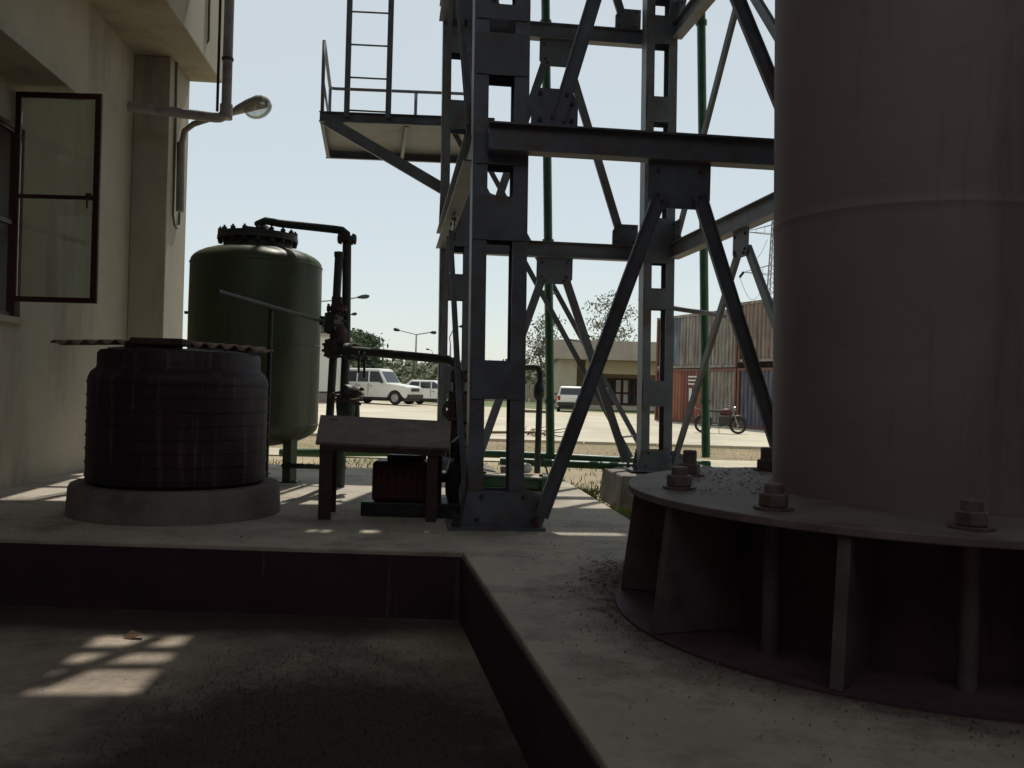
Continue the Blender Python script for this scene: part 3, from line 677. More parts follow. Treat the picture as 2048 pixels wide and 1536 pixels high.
# ------------------------------------------------------------------ green pipes around and through the tower
pd = 13.15
gpz = at(1105, 917, pd).z
lines = thing('pipe_run', V((0, pd, gpz)), 'pair of green pipes running level behind the tower feet', 'pipework')
MB().tube([at(560, 905, 13.3), at(900, 905, 13.25), at(1000, 908, 13.2), at(1420, 930, 13.2)], .06, 12).build('pipe', M_PIPE, lines)
MB().tube([at(1000, 922, 12.75), at(1440, 941, 12.75)], .055, 12).build('pipe', M_PIPE, lines)
for px in (1010, 1230, 1400):
    q = at(px, 925, 13.0); MB().box(V((q.x, q.y, (q.z - .5) / 2 - .0)), (.12, .7, max(.1, q.z + .42))).build('support', M_CONC2, lines)
for (pxb, pxt, lab) in ((1101, 1091, 'green vertical pipe rising left of centre through the tower'), (1412, 1402, 'green vertical pipe rising next to the tall column')):
    b_ = at(pxb, 912, 13.2); t__ = at(pxt, 0, 13.2)
    up_ = thing('standpipe', b_, lab, 'pipe', 'green standpipes of the tower')
    MB().tube([b_ - Z * .02, b_ + (t__ - b_) * .5, b_ + (t__ - b_) * 1.7], .064, 14).build('pipe', M_PIPE, up_)
    for f_ in (.12, .47, .95): MB().lathe([(.064, -.03), (.085, -.03), (.085, .03), (.064, .03)], b_ + (t__ - b_) * f_, 16).build('collar', M_PIPE, up_)
u0 = at(1035, 735, 10.2)
ub = thing('vent_pipe', gp(1078, 955, 0), 'hooked green pipe with small valve standing behind the near tower leg', 'pipe')
MB().tube([u0, at(1068, 734, 10.2), at(1077, 736, 10.2), at(1081, 746, 10.2), at(1079, 800, 10.2), V((at(1074, 955, 10.2).x, 10.2, .12))], .036, 12).build('pipe', M_DPIPE, ub)
MB().lathe([(.036, -.1), (.06, -.06), (.065, 0), (.06, .06), (.036, .1)], at(1078, 782, 10.2), 16).build('valve_body', M_DPIPE, ub)
MB().tube([at(1070, 782, 10.2), at(1088, 780, 10.15)], .02, 8).build('valve_stem', M_DPIPE, ub)
MB().tube([at(1040, 620, 10.6) * 0 + at(1078, 905, 10.2), at(1092, 935, 10.15), at(1097, 955, 10.1)], .012, 6).build('lever', M_DARK, ub)
lp = thing('header_pipe', at(1000, 965, 9.0), 'thick green header pipe lying low behind near tower leg', 'pipe')
MB().tube([at(930, 962, 9.0), at(1020, 966, 9.0), at(1095, 972, 9.0)], .075, 16).build('pipe', M_PIPE, lp)
flange('flange', at(1088, 970, 9.0), (1, 0, -.05), .12, .025, M_PIPE, lp, 8)
flange('flange', at(960, 963, 9.0), (1, 0, -.05), .12, .025, M_PIPE, lp, 8)
for px in (945, 1070):
    q = at(px, 968, 9.0); MB().box(V((q.x, 9.0, (q.z - .06) / 2)), (.16, .2, max(.04, q.z - .06))).build('support', M_CONC2, lp)
tag(MB().lathe([(0, -.06), (.05, -.05), (.085, 0), (.06, .06), (0, .08)], gp(1052, 947, 0) + Z * .06, 20).build('white_pot', M_WHITEW), 'small white round pot on the ground behind near leg', 'pot')

# ------------------------------------------------------------------ tall steel column on bolted base
PC = V((2.04, 4.52, 0)); RF = 1.43; ZF = .58; TH = .035
col = thing('steel_column', PC, 'huge weathered steel column on bolted ribbed base at right', 'column')
RC = .69; LC = -.022
rr = []
cm = MB()
H_ = 9.5
prof = []
zs = [ZF + TH, 1.2, 1.90, 1.936, 1.944, 1.952, 1.960, 2.0, 4.5, H_]
rads = [RC, RC, RC, RC, RC + .003, RC + .003, RC, RC, RC, RC]
seg = 96; vs = []
for z, r in zip(zs, rads):
    vs += [PC + V((r * math.cos(2 * math.pi * k / seg) + LC * (z - ZF), r * math.sin(2 * math.pi * k / seg), z)) for k in range(seg)]
cm.add(vs, [(i * seg + k, i * seg + (k + 1) % seg, (i + 1) * seg + (k + 1) % seg, (i + 1) * seg + k) for i in range(len(zs) - 1) for k in range(seg)], True)
cm.add([vs[-seg + k] for k in range(seg)], [tuple(range(seg))])
cm.build('shaft', M_POLE, col)
MB().lathe([(RC - .02, ZF), (RF, ZF), (RF, ZF + TH), (RC - .02, ZF + TH)], PC, 128, smooth=False).build('flange_plate', M_RING, col, .006)
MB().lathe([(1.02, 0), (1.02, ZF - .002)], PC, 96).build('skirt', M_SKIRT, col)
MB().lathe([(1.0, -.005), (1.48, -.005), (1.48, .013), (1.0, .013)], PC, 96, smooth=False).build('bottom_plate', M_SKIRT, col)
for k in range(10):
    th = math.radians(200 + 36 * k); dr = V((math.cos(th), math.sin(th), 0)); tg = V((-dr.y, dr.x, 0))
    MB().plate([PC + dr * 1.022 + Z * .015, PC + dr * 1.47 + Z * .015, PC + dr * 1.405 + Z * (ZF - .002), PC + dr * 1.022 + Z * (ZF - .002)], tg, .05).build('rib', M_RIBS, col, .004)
    th = math.radians(219 + 36 * k); dr = V((math.cos(th), math.sin(th), 0)); c = PC + dr * 1.2
    MB().tube([c + Z * .01, c + Z * (ZF - .001)], .036, 14).build('anchor_rod', M_RIBS, col)
    o = MB().lathe([(0, ZF + TH + .001), (.082, ZF + TH + .001), (.082, ZF + TH + .012), (.0, ZF + TH + .012)], c, 20, smooth=False).build('washer', M_NUT, col)
    z0 = ZF + TH + .013; zo = .02 if k in (7, 8) else -.015
    hx = MB()
    hx.lathe([(0, z0), (.058, z0), (.062, z0 + .006), (.062, z0 + .05), (.056, z0 + .056), (0, z0 + .056)], c, 6, smooth=False)
    hx.build('nut', M_NUT, col)
    MB().lathe([(0, z0 + .056), (.040, z0 + .056), (.040, z0 + .105 + zo), (.034, z0 + .112 + zo), (0, z0 + .112 + zo)], c, 16, smooth=False).build('stud', M_NUT, col)

# ------------------------------------------------------------------ litter on the concrete
rnd = random.Random(7)
def litter(name, n, spot, smin, smax, m, label, cat, flat=.5):
    vs = []; fs = []
    for i in range(n):
        p = spot()
        if p is None: continue
        s = rnd.uniform(smin, smax); a_ = rnd.uniform(0, 6.28); tl = rnd.uniform(-flat, flat); t2 = rnd.uniform(-flat, flat)
        u = V((math.cos(a_), math.sin(a_), tl)) * s; v_ = V((-math.sin(a_), math.cos(a_), t2)) * s * rnd.uniform(.3, .8)
        o = len(vs); c = V(p) + Z * (abs(tl) * s + abs(t2) * s * .7 + .003)
        vs += [c - u, c - v_ + Z * s * .15, c + u, c + v_ + Z * s * .12]; fs += [(o, o + 1, o + 2), (o, o + 2, o + 3)]
    ob = MB().add(vs, fs).build(name, m); return stuff(ob, label, cat)
def spot_base():
    a_ = math.radians(rnd.uniform(165, 262)); r = 1.49 + abs(rnd.gauss(0, .12)) + (rnd.random() < .2) * rnd.random() * .4; return PC + V((r * math.cos(a_), r * math.sin(a_), 0))
litter('dry_leaf_litter', 900, spot_base, .002, .008, M_TWIG, 'dry leaf litter drifted round the column base', 'leaf litter')
def spot_slab():
    while True:
        p = V((rnd.uniform(-4.5, 2.4), rnd.uniform(2.2, 8), 0))
        if p.y > 6.05 and p.x < .9: return p
        if p.x > .4 + (2.62 - p.y) * .16 and (p - PC).length > 1.45: return p
litter('concrete_crumbs', 1800, spot_slab, .002, .009, M_CONC2, 'scattered grit and crumbs on the concrete platform', 'grit', .8)
def spot_w():
    while True:
        p = V((rnd.gauss(-.9, .55), rnd.gauss(3.7, .9), -.44))
        if 2.3 < p.y < 5.8 and p.x < -.35 + (5.9 - p.y) * .17 and p.x > -1.75: return p
def spot_yard():
    if rnd.random() < .6: return spot_w()
    return V((rnd.uniform(-4, .2), rnd.uniform(2.4, 5.85), -.44))
litter('yard_debris', 2600, spot_yard, .002, .008, M_TWIG, 'dry leaves and straw scattered on the sunken yard floor', 'leaf litter')
def spot_ring():
    a_ = math.radians(rnd.uniform(85, 200)); r = rnd.uniform(.72, 1.25); return PC + V((r * math.cos(a_), r * math.sin(a_), ZF + TH))
litter('flange_debris', 500, spot_ring, .003, .012, M_RUST, 'rust flakes and dirt lying on the column flange', 'debris')
def spot_d():
    return V((.72 + rnd.gauss(0, .14) + .0, 5.15 + rnd.gauss(0, .38), 0))
litter('straw_drift', 700, spot_d, .004, .022, M_TWIG, 'dark straw and dirt drifted beside the column base', 'straw', .25)
lf = gp(268, 1277, -.44)
tag(MB().add([tuple(lf + V(q)) for q in ((-.07, 0, .012), (-.02, -.03, .0), (.06, -.015, .03), (.04, .035, .02), (-.03, .035, .04))], [(0, 1, 2), (0, 2, 3), (0, 3, 4)]).build('fallen_leaf', M_TWIG), 'curled brown leaf lying in the small sunlit patch', 'leaf')

# grass by the platform
M_GRASS = mat('grass_blade', (.10, .15, .035), .8, .4, 3, 0, (.25, .21, .09), .45, 1.5, bump=0)
vs = []; fs = []
def blades(n, spot, h0, h1, thin=0):
    for i in range(n):
        p = spot(); h = rnd.uniform(h0, h1); a_ = rnd.uniform(0, 6.28); u = V((math.cos(a_), math.sin(a_), 0)); wv = .008 + h * .03 if not thin else thin
        if thin: h *= 1.0
        sp_ = .35 if not thin else 1.3
        ln = V((rnd.gauss(0, sp_), rnd.gauss(0, sp_), 1)).normalized() * h; o = len(vs)
        vs.extend([p - u * wv, p + u * wv, p + ln]); fs.append((o, o + 1, o + 2))
def spot_g():
    while True:
        y = rnd.uniform(7.6, 18); x = rnd.uniform(edge_r(y) + .02 if y < 11.3 else -7, 6)
        if y > 11.4 and rnd.random() < .55: continue
        if math.sin(x * 1.7 + y) + math.sin(x * .8 - y * 1.3) + rnd.gauss(0, .7) < -.2: continue
        if abs(x - CB.x) < .75 and abs(y - CB.y) < .75: continue
        return V((x, y, -.45))
blades(14000, spot_g, .03, .11)
def spot_e():
    y = rnd.uniform(7.6, 13.5); x = (edge_r(y) if y < 11.3 else .3) + abs(rnd.gauss(0, .9)) + .02
    if abs(x - CB.x) < .75 and abs(y - CB.y) < .75: x += 1.8
    return V((x, y, -.45))
blades(9000, spot_e, .04, .15)
def spot_v(): 
    x = rnd.uniform(-9, 9); y = rnd.uniform(20.5, 24.2); return V((x, y, gz(x, y)))
blades(6000, spot_v, .02, .05)
def spot_l():
    x = rnd.uniform(-14, 10); y = rnd.uniform(56.5, 66); return V((x, y, gz(x, y)))
stuff(MB().add(vs, fs).build('grass', M_GRASS), 'sparse green grass in the dirt beyond the platform', 'grass')
vs = []; fs = []
blades(9000, spot_w, .012, .05, .0018)
M_WEED = mat('dry_weed', (.07, .053, .04), .9, .4, 4, 0, (.15, .115, .08), .4, 2, bump=0)
stuff(MB().add(vs, fs).build('dry_weeds', M_WEED), 'dry weeds and straw covering the sunken yard floor', 'weeds')
# cut branch lying on the verge
br = thing('fallen_branch', gp(1080, 875, -.4), 'dry cut branch lying on the sandy verge behind the pipes', 'branch')
bm_ = MB()
b0 = gp(1045, 872, -.40); 
for k in range(26):
    s = b0 + V((rnd.uniform(0, .9), rnd.uniform(-.4, .5), rnd.uniform(.03, .2))); e = s + V((rnd.uniform(-.3, .9), rnd.uniform(-.4, .4), rnd.uniform(-.1, .18)))
    bm_.tube([s, (s + e) / 2 + V((0, 0, rnd.uniform(-.05, .08))), e], [.02, .014, .005], 5)
bm_.build('twigs', M_TWIG, br)
MB().tube([b0 + V((-1.2, -.1, .08)), b0 + V((.3, 0, .12)), b0 + V((1.25, -.3, .02))], [.045, .035, .012], 8).build('stem', M_TWIG, br)
lg = gp(1045, 826, gz(1, 40)); 
tag(MB().tube([lg + V((-.6, 0, .1)), lg + V((.6, .1, .1)), lg + V((1.5, .2, .08))], .07, 8).build('log', M_TWIG), 'dark pole lying across the sunlit road', 'pole')

# ------------------------------------------------------------------ vehicles
def arc(cx, r, n=8): return [(cx - r * math.cos(math.pi * k / n), .30 + r * math.sin(math.pi * k / n)) for k in range(n + 1)]
def vehicle(name, label, pos, head, L, W, prof, belt, roof, wheels, wr, seats, group='white vehicles parked beyond the road', bumper=.25, rear=False):
    """prof: closed side outline of the lower body; belt/roof: (x0,x1,z) of the glasshouse; seats: window x ranges"""
    pos = V((pos[0], pos[1], gz(pos[0], pos[1]) + .02)); fx = V((head[0], head[1], 0)).normalized(); fy = Z.cross(fx)
    P = lambda x, y, z: pos + fx * x + fy * y + Z * z
    r = thing(name, pos, label, 'car', group)
    hw = W / 2
    b = MB(); n = len(prof); vs = []
    lay = ((-1.0, .94), (-.97, 1.0), (.97, 1.0), (1.0, .94)); zmid = .62
    for s, k in lay:
        for x, z in prof:
            inset = 1.0 if z < zmid else 1 - .04 * (z - zmid) / .4
            xx = x if k == 1 else x * .992; vs.append(P(xx, hw * s * inset, z if k == 1 else zmid + (z - zmid) * .95))
    m = len(lay)
    for i in range(m - 1):
        for k in range(n): b.add([vs[i * n + k], vs[i * n + (k + 1) % n], vs[(i + 1) * n + (k + 1) % n], vs[(i + 1) * n + k]], [(0, 1, 2, 3)], False)
    for i in (0, m - 1): b.add(vs[i * n:(i + 1) * n], [tuple(range(n))])
    body = b.build('body', M_WHITE, r)
    (bx0, bx1, bz), (rx0, rx1, rz) = belt, roof
    hb, hr = hw * .93, hw * .80
    g = MB(); rim = [(rx0, hr * .96, rz), (rx1, hr * .96, rz)]
    q = [P(bx0, -hb, bz - .02), P(bx1, -hb, bz - .02), P(bx1, hb, bz - .02), P(bx0, hb, bz - .02), P(rx0, -hr, rz - .05), P(rx1, -hr, rz - .05), P(rx1, hr, rz - .05), P(rx0, hr, rz - .05),
         P(rx0 + .12, -hr + .10, rz), P(rx1 - .12, -hr + .10, rz), P(rx1 - .12, hr - .10, rz), P(rx0 + .12, hr - .10, rz)]
    g.add(q, [(0, 1, 5, 4), (1, 2, 6, 5), (2, 3, 7, 6), (3, 0, 4, 7), (4, 5, 9, 8), (5, 6, 10, 9), (6, 7, 11, 10), (7, 4, 8, 11), (8, 9, 10, 11)])
    g.build('roof', M_WHITE, r, .03)
    # glass, laid on the sloping sides
    def onside(s, x, t):                                   # t: 0 belt .. 1 roof
        xx = x; y = s * (hb + (hr - hb) * t); z = bz - .02 + (rz - .03 - bz) * t; return P(xx, y, z) + fy * s * .006
    for s in (-1, 1):
        for (a0, a1, c0, c1) in seats:                     # lower x range, upper x range
            MB().plate([onside(s, a0, .10), onside(s, a1, .10), onside(s, c1, .86), onside(s, c0, .86)], fy, .008).build('side_window', M_CGLASS, r)
    for (xb, xr_, nm) in ((bx1, rx1, 'windscreen'), (bx0, rx0, 'rear_window')):
        sg = 1 if nm == 'windscreen' else -1
        f = lambda t, s: P(xb + (xr_ - xb) * t, s * (hb + (hr - hb) * t) * .88, bz - .02 + (rz - .03 - bz) * t) + fx * sg * .008 + Z * .004
        MB().plate([f(.1, -1), f(.1, 1), f(.86, 1), f(.86, -1)], fx, .008).build(nm, M_CGLASS, r)
    xs = [p[0] for p in prof]; xf, xbk = max(xs), min(xs)
    MB().box(P(xf + .0, 0, .47), (.14, W * .98, .2), fx, fy, Z).build('front_bumper', M_TRIM, r, .03)
    MB().box(P(xbk - .0, 0, .47), (.14, W * .98, .22), fx, fy, Z).build('rear_bumper', M_TRIM, r, .03)
    zf = max(z for x, z in prof if x > xf - .15)
    MB().box(P(xf + .005, 0, zf - .14), (.03, W * .5, .16), fx, fy, Z).build('grille', M_TRIM, r)
    for s in (-1, 1):
        MB().box(P(xf + .008, s * W * .37, zf - .13), (.03, W * .17, .15), fx, fy, Z).build('headlight', M_HEADL, r, .01)
        MB().box(P(xbk - .008, s * W * .43, bz - .16), (.03, W * .09, .26), fx, fy, Z).build('tail_light', M_REDL, r, .01)
        MB().box(P(bx1 - .25, s * (hw + .08), bz + .05), (.10, .16, .11), fx, fy, Z).build('wing_mirror', M_TRIM, r, .02)
        MB().box(P(sum(wheels) / 2, s * (hw + .004), .33), (wheels[1] - wheels[0] - 2 * wr - .12, .02, .11), fx, fy, Z).build('sill', M_TRIM, r)
    for s in (-1, 1):
        for (a0, a1, c0, c1) in seats:
            MB().box(P(a0 - .05, s * (hw * .985 + .004), (bz + .42) / 2), (.014, .03, bz - .48), fx, fy, Z).build('door_seam', M_TRIM, r)
            MB().box(P(a0 + .12, s * (hw * .99 + .012), bz - .15), (.14, .03, .03), fx, fy, Z).build('door_handle', M_TRIM, r)
    MB().box(P(xbk - .075, 0, .62 if not rear else .72), (.012, .5, .12), fx, fy, Z).build('number_plate', M_HEADL, r)
    MB().box(P((xf + xbk) / 2, 0, .30), ((xf - xbk) * .93, W * .86, .2), fx, fy, Z).build('chassis', M_TRIM, r)
    for xw in wheels:
        for s in (-1, 1):
            c = P(xw, s * (hw - .11), wr)
            wv = MB().lathe([(wr * .6, -.1), (wr * .95, -.1), (wr, -.06), (wr, .06), (wr * .95, .1), (wr * .6, .1)], c, 28, fy).build('wheel', M_TYRE, r)
            MB().lathe([(0, .05 * s), (wr * .2, .07 * s), (wr * .45, .05 * s), (wr * .6, .085 * s), (wr * .62, .06 * s)], c, 20, fy).build('rim', M_RIM, wv)
    return r, P
# white off-roader
hs = (.93, -.37)
p_ = at(772, 806, 49.5)
prof = [(-2.15, .45), (-2.15, 1.0), (-2.1, 1.12), (.62, 1.14), (.8, 1.14), (1.9, 1.02), (2.08, .95), (2.12, .45), (1.95, .36)] + [(1.35 + .44 * math.cos(t), .36 + .44 * math.sin(t)) for t in [math.pi * k / 8 for k in range(1, 8)]] + [(.85, .36), (-.80, .36)] + [(-1.3 + .44 * math.cos(t), .36 + .44 * math.sin(t)) for t in [math.pi * k / 8 for k in range(1, 8)]] + [(-1.78, .36)]
suv, PS = vehicle('off_roader', 'white off road wagon parked beyond the road, nose to right', (p_.x - .3, 49.5), hs, 4.3, 1.75, prof, (-2.1, .82, 1.14), (-2.02, .30, 1.93), (-1.3, 1.35), .37,
    [(-1.95, -1.1, -1.9, -1.1), (-1.0, -.35, -1.0, -.38), (-.25, .62, -.28, .25)])
# white saloon behind it
p_ = at(862, 806, 53)
prof = [(-2.0, .42), (-2.02, .75), (-1.95, .92), (-1.2, .95), (1.0, .92), (1.85, .80), (1.98, .68), (2.0, .40), (1.8, .30)] + [(1.25 + .36 * math.cos(t), .28 + .36 * math.sin(t)) for t in [math.pi * k / 8 for k in range(1, 8)]] + [(.85, .28), (-.85, .28)] + [(-1.25 + .36 * math.cos(t), .28 + .36 * math.sin(t)) for t in [math.pi * k / 8 for k in range(1, 8)]] + [(-1.65, .28)]
vehicle('saloon_car', 'white hatchback car parked behind the white off road wagon', (p_.x + .2, 53), (.95, -.3), 4.0, 1.65, prof, (-1.85, 1.05, .94), (-1.3, .25, 1.45), (-1.25, 1.25), .30,
    [(-1.5, -.72, -1.2, -.68), (-.62, .05, -.6, .02), (.13, .85, .1, .25)])
# minivan seen from behind
p_ = at(1141, 820, 54)
prof = [(-1.85, .42), (-1.86, .80), (-1.82, .98), (1.2, .98), (1.72, .85), (1.8, .42), (1.6, .30)] + [(1.2 + .34 * math.cos(t), .28 + .34 * math.sin(t)) for t in [math.pi * k / 8 for k in range(1, 8)]] + [(.8, .28), (-.8, .28)] + [(-1.15 + .34 * math.cos(t), .28 + .34 * math.sin(t)) for t in [math.pi * k / 8 for k in range(1, 8)]] + [(-1.5, .28)]
vehicle('minivan', 'white minivan seen from behind, parked beside the beige building', (p_.x, 54), (.05, 1), 3.7, 1.66, prof, (-1.8, 1.25, .98), (-1.62, .6, 1.5), (-1.15, 1.2), .29,
    [(-1.65, -.75, -1.55, -.75), (-.65, .15, -.65, .12), (.25, 1.0, .22, .6)], rear=True)

# motorcycle
mp = at(1440, 868, 33); fx = V((1, -.12, 0)).normalized(); fy = Z.cross(fx)
mb0 = V((mp.x, 33, gz(mp.x, 33) + .02)); Q = lambda x, y, z: mb0 + fx * x + fy * y + Z * z
mc = thing('motorcycle', mb0, 'dark maroon motorcycle on its stand in front of the containers', 'motorcycle')
for x in (-.62, .64):
    c = Q(x, 0, .31); nn_ = 28
    wv = MB().tube([c + (fx * math.cos(2 * math.pi * k / nn_) + Z * math.sin(2 * math.pi * k / nn_)) * .27 for k in range(nn_ + 1)], .045, 8, False).build('wheel', M_TYRE, mc)
    sp = MB()
    for k in range(10):
        a_ = math.pi * 2 * k / 10; sp.tube([c, c + (fx * math.cos(a_) + Z * math.sin(a_)) * .25], .006, 4)
    sp.tube([c - fy * .06, c + fy * .06], .05, 10); sp.build('spokes', M_CHROME, wv)
    MB().tube([c + (fx * math.cos(t) + Z * math.sin(t)) * .335 for t in [math.radians(d_) for d_ in range(25, 166, 14)]], .05, 6).build('mudguard', M_TRIM, mc)
tk = MB(); rg = []
for t, hw_, zt_, zb2 in ((0, .08, .82, .68), (.15, .13, .90, .66), (.5, .15, .93, .66), (.85, .12, .90, .70), (1, .05, .84, .74)):
    c = Q(-.02 + .5 * t, 0, 0); rg.append([c + fy * hw_ * math.cos(a_) + Z * ((zt_ + zb2) / 2 + (zt_ - zb2) / 2 * math.sin(a_)) for a_ in [k * math.pi / 6 for k in range(12)]])
vs2 = [q for r_ in rg for q in r_]
tk.add(vs2, [(i * 12 + k, i * 12 + (k + 1) % 12, (i + 1) * 12 + (k + 1) % 12, (i + 1) * 12 + k) for i in range(4) for k in range(12)] + [tuple(range(12)), tuple(range(48, 60))], True).build('fuel_tank', M_REDP, mc)
MB().ext([(-.12, 0), (.12, 0), (.11, .09), (-.11, .09)], Q(-.72, 0, .80), Q(.0, 0, .76), fy, Z).build('seat', M_TRIM, mc, .03)
MB().box(Q(.12, 0, .45), (.38, .24, .34), fx, fy, Z).build('engine', M_DARK, mc, .04)
MB().tube([Q(.42, 0, .82), Q(.18, 0, .3), Q(-.25, 0, .3), Q(-.62, .06, .31)], .03, 8).build('frame', M_TRIM, mc)
MB().tube([Q(.40, -.08, .88), Q(.64, -.08, .31)], .028, 8).build('fork', M_CHROME, mc); MB().tube([Q(.40, .08, .88), Q(.64, .08, .31)], .028, 8).build('fork', M_CHROME, mc)
MB().tube([Q(.28, -.34, 1.02), Q(.38, -.2, 1.04), Q(.40, 0, .98), Q(.38, .2, 1.04), Q(.28, .34, 1.02)], .016, 8).build('handlebar', M_CHROME, mc)
MB().lathe([(0, -.1), (.07, -.08), (.1, 0), (.1, .03), (0, .05)], Q(.50, 0, .90), 18, fx).build('headlight', M_CHROME, mc)
MB().lathe([(0, -.01), (.05, -.008), (.055, .005), (0, .02)], Q(.30, -.32, 1.14), 12, (-fx)).build('mirror', M_CHROME, mc)
MB().tube([Q(.25, -.14, .3), Q(-.1, -.17, .22), Q(-.75, -.19, .32)], [.02, .03, .045], 8).build('exhaust', M_CHROME, mc)
MB().tube([Q(-.05, .12, .3), Q(-.0, .28, .0)], .014, 6).build('side_stand', M_CHROME, mc)
MB().tube([Q(-.7, -.1, .86), Q(-.95, -.08, .92), Q(-.95, .08, .92), Q(-.7, .1, .86)], .014, 6).build('grab_rail', M_CHROME, mc)
MB().box(Q(-.92, 0, .78), (.05, .16, .09), fx, fy, Z).build('tail_light', M_REDL, mc)

# ------------------------------------------------------------------ shipping containers, two stacks
M_CBLUE = mat('container_blue', (.075, .10, .135), .6, .3, 1.2, 0, (.25, .26, .26), .3, 1.5, streak=2, bump=.1)
M_CGREY = mat('container_grey', (.27, .255, .225), .65, .3, 1.2, 0, (.12, .095, .08), .75, 1.8, streak=4, bump=.1)
M_CRED = mat('container_red', (.17, .06, .045), .65, .25, 1.2, 0, (.13, .035, .03), .5, 1.5, streak=3, bump=.1)
M_CORG = mat('container_orange', (.25, .10, .06), .65, .25, 1.2, 0, (.22, .06, .03), .4, 1.5, streak=3, bump=.1)
M_CBRN = mat('container_brown', (.20, .155, .125), .65, .25, 1.2, 0, (.10, .07, .06), .5, 1.5, streak=3, bump=.1)
M_CDK = mat('container_dark_blue', (.06, .065, .10), .65, .3, 1.2, 0, (.16, .14, .13), .4, 1.5, streak=3, bump=.1)
M_CFR = mat('container_frame', (.15, .06, .045), .65, .3, 2, 0, (.08, .05, .04), .5, 2, bump=.1)
c0 = at(1309, 845, 45.5); cdir = (at(1535, 860, 36.6) - at(1309, 845, 45.5)); cdir.z = 0; cdir.normalize()
cin = V((-cdir.y, cdir.x, 0))                         # away from the viewer, into the container
if cin.y < 0: cin = -cin
CL = 7.1
def container(k, lev, panels, label, dzv=0):
    st = V((c0.x, 45.5, 0)) + cdir * (k * (CL + .12)); zb = -.43 + lev * 2.60 + dzv; Hc = 2.57; Wc = 2.4
    r = thing('shipping_container', st + Z * zb, label, 'container', 'stacked shipping containers')
    X = lambda l, w_, z: st + cdir * l + cin * w_ + Z * (zb + z)
    for l in (.06, CL - .06):
        for w_ in (.06, Wc - .06): MB().box(X(l, w_, Hc / 2), (.14, .14, Hc), cdir, cin, Z).build('corner_post', M_CFR, r)
    for z in (.07, Hc - .06):
        for w_ in (.05, Wc - .05): MB().box(X(CL / 2, w_, z), (CL - .28, .10, .12), cdir, cin, Z).build('side_rail', M_CFR if lev == 0 else panels[-1][1], r)
        for l in (.05, CL - .05): MB().box(X(l, Wc / 2, z), (.10, Wc - .28, .12), cdir, cin, Z).build('end_rail', M_CFR, r)
    MB().box(X(CL / 2, Wc / 2, Hc - .02), (CL - .2, Wc - .2, .03), cdir, cin, Z).build('roof_panel', panels[-1][1], r)
    MB().box(X(CL / 2, Wc / 2, .12), (CL - .2, Wc - .2, .05), cdir, cin, Z).build('floor_panel', M_CFR, r)
    tot = sum(p[0] for p in panels); x = .13; span = CL - .26
    for frac, m in panels:
        x1 = x + span * frac / tot; n_ = max(2, round((x1 - x) / .28)); vs = []
        for i in range(n_):
            a0 = x + (x1 - x) * i / n_; wd = (x1 - x) / n_
            for t, dep in ((0, .09), (.3, .09), (.45, .035), (.85, .035)): vs.append((a0 + wd * t, dep))
        vs.append((x1, .09)); pts = [X(a_, dp_, .13) for a_, dp_ in vs] + [X(a_, dp_, Hc - .12) for a_, dp_ in vs]; q = len(vs)
        MB().add(pts, [(i, i + 1, q + i + 1, q + i) for i in range(q - 1)]).build('side_panel', m, r)
        x = x1
    # doors on the far-left end
    for w0 in (.14, 1.21):
        dr_ = MB().box(X(.06, w0 + .52, Hc / 2), (.05, 1.03, Hc - .26), cdir, cin, Z).build('door', panels[0][1], r)
        for w_ in (.25, .75): MB().tube([X(.015, w0 + w_, .12), X(.015, w0 + w_, Hc - .12)], .02, 6).build('locking_bar', M_POLEG, dr_)
    MB().box(X(CL - .06, Wc / 2, Hc / 2), (.05, Wc - .28, Hc - .26), cdir, cin, Z).build('end_panel', panels[-1][1], r)
    return r, X
lowc, XL = container(0, 0, [(.14, M_CRED), (.20, M_CORG), (.18, M_CRED), (.20, M_CORG), (.30, M_CGREY)], 'lower rusty red and grey container behind the motorcycle')
for l_ in (3.35, 3.72): MB().box(XL(l_, .018, 1.35), (.24, .012, .62), cdir, cin, Z).build('marking', M_WHITEW, lowc)
for k in range(3): MB().box(XL(3.5, .018, 2.2 - .17 * k), (.75, .012, .07), cdir, cin, Z).build('marking', M_WHITEW, lowc)
_, X = container(0, 1, [(.30, M_CBLUE), (.70, M_CGREY)], 'upper faded grey container with a blue end, left stack')
container(1, 0, [(1, M_CDK)], 'lower dark blue container partly hidden by the tall column')
container(1, 1, [(.5, M_CBRN), (.5, M_CGREY)], 'upper brown container partly hidden by the tall column', .22)

# ------------------------------------------------------------------ beige single-storey building
bd = 62.0
bL = at(1116, 820, bd); bR = at(1330, 824, bd); zg = gz(bL.x, bd); zr = zat(1120, 690, bd)
bh = thing('beige_building', V((bL.x, bd, zg)), 'single storey beige building with flat roof and recessed porch', 'building')
xL, xR = bL.x, bR.x + 6; xP = at(1152, 800, bd).x
MB().box(((xL + xP) / 2, bd + 4, (zg + zr) / 2 - .3), (xP - xL, 8, zr - zg - .65)).build('wing_wall', M_PALE, bh)
MB().box(((xP + xR) / 2, bd + 6.2, (zg + zr) / 2 - .3), (xR - xP - .02, 3.6, zr - zg - .65)).build('porch_wall', M_BEIGE, bh)
zf0 = zat(1200, 722, bd)
MB().box(((xL + xR) / 2 - .1, bd + 3.8, (zf0 + zr) / 2 + .2), (xR - xL + .5, 9.2, zr - zf0 + .3)).build('roof', M_FASC, bh, .03)
MB().box(((xP + xR) / 2 + .3, bd + .2, zf0 - .42), (xR - xP - .6, .3, .9)).build('porch_beam', M_BEIGE, bh)
MB().box(((xP + xR) / 2, bd + 2.2, zg + .12), (xR - xP, 4.4, .3)).build('porch_step', M_PALE, bh)
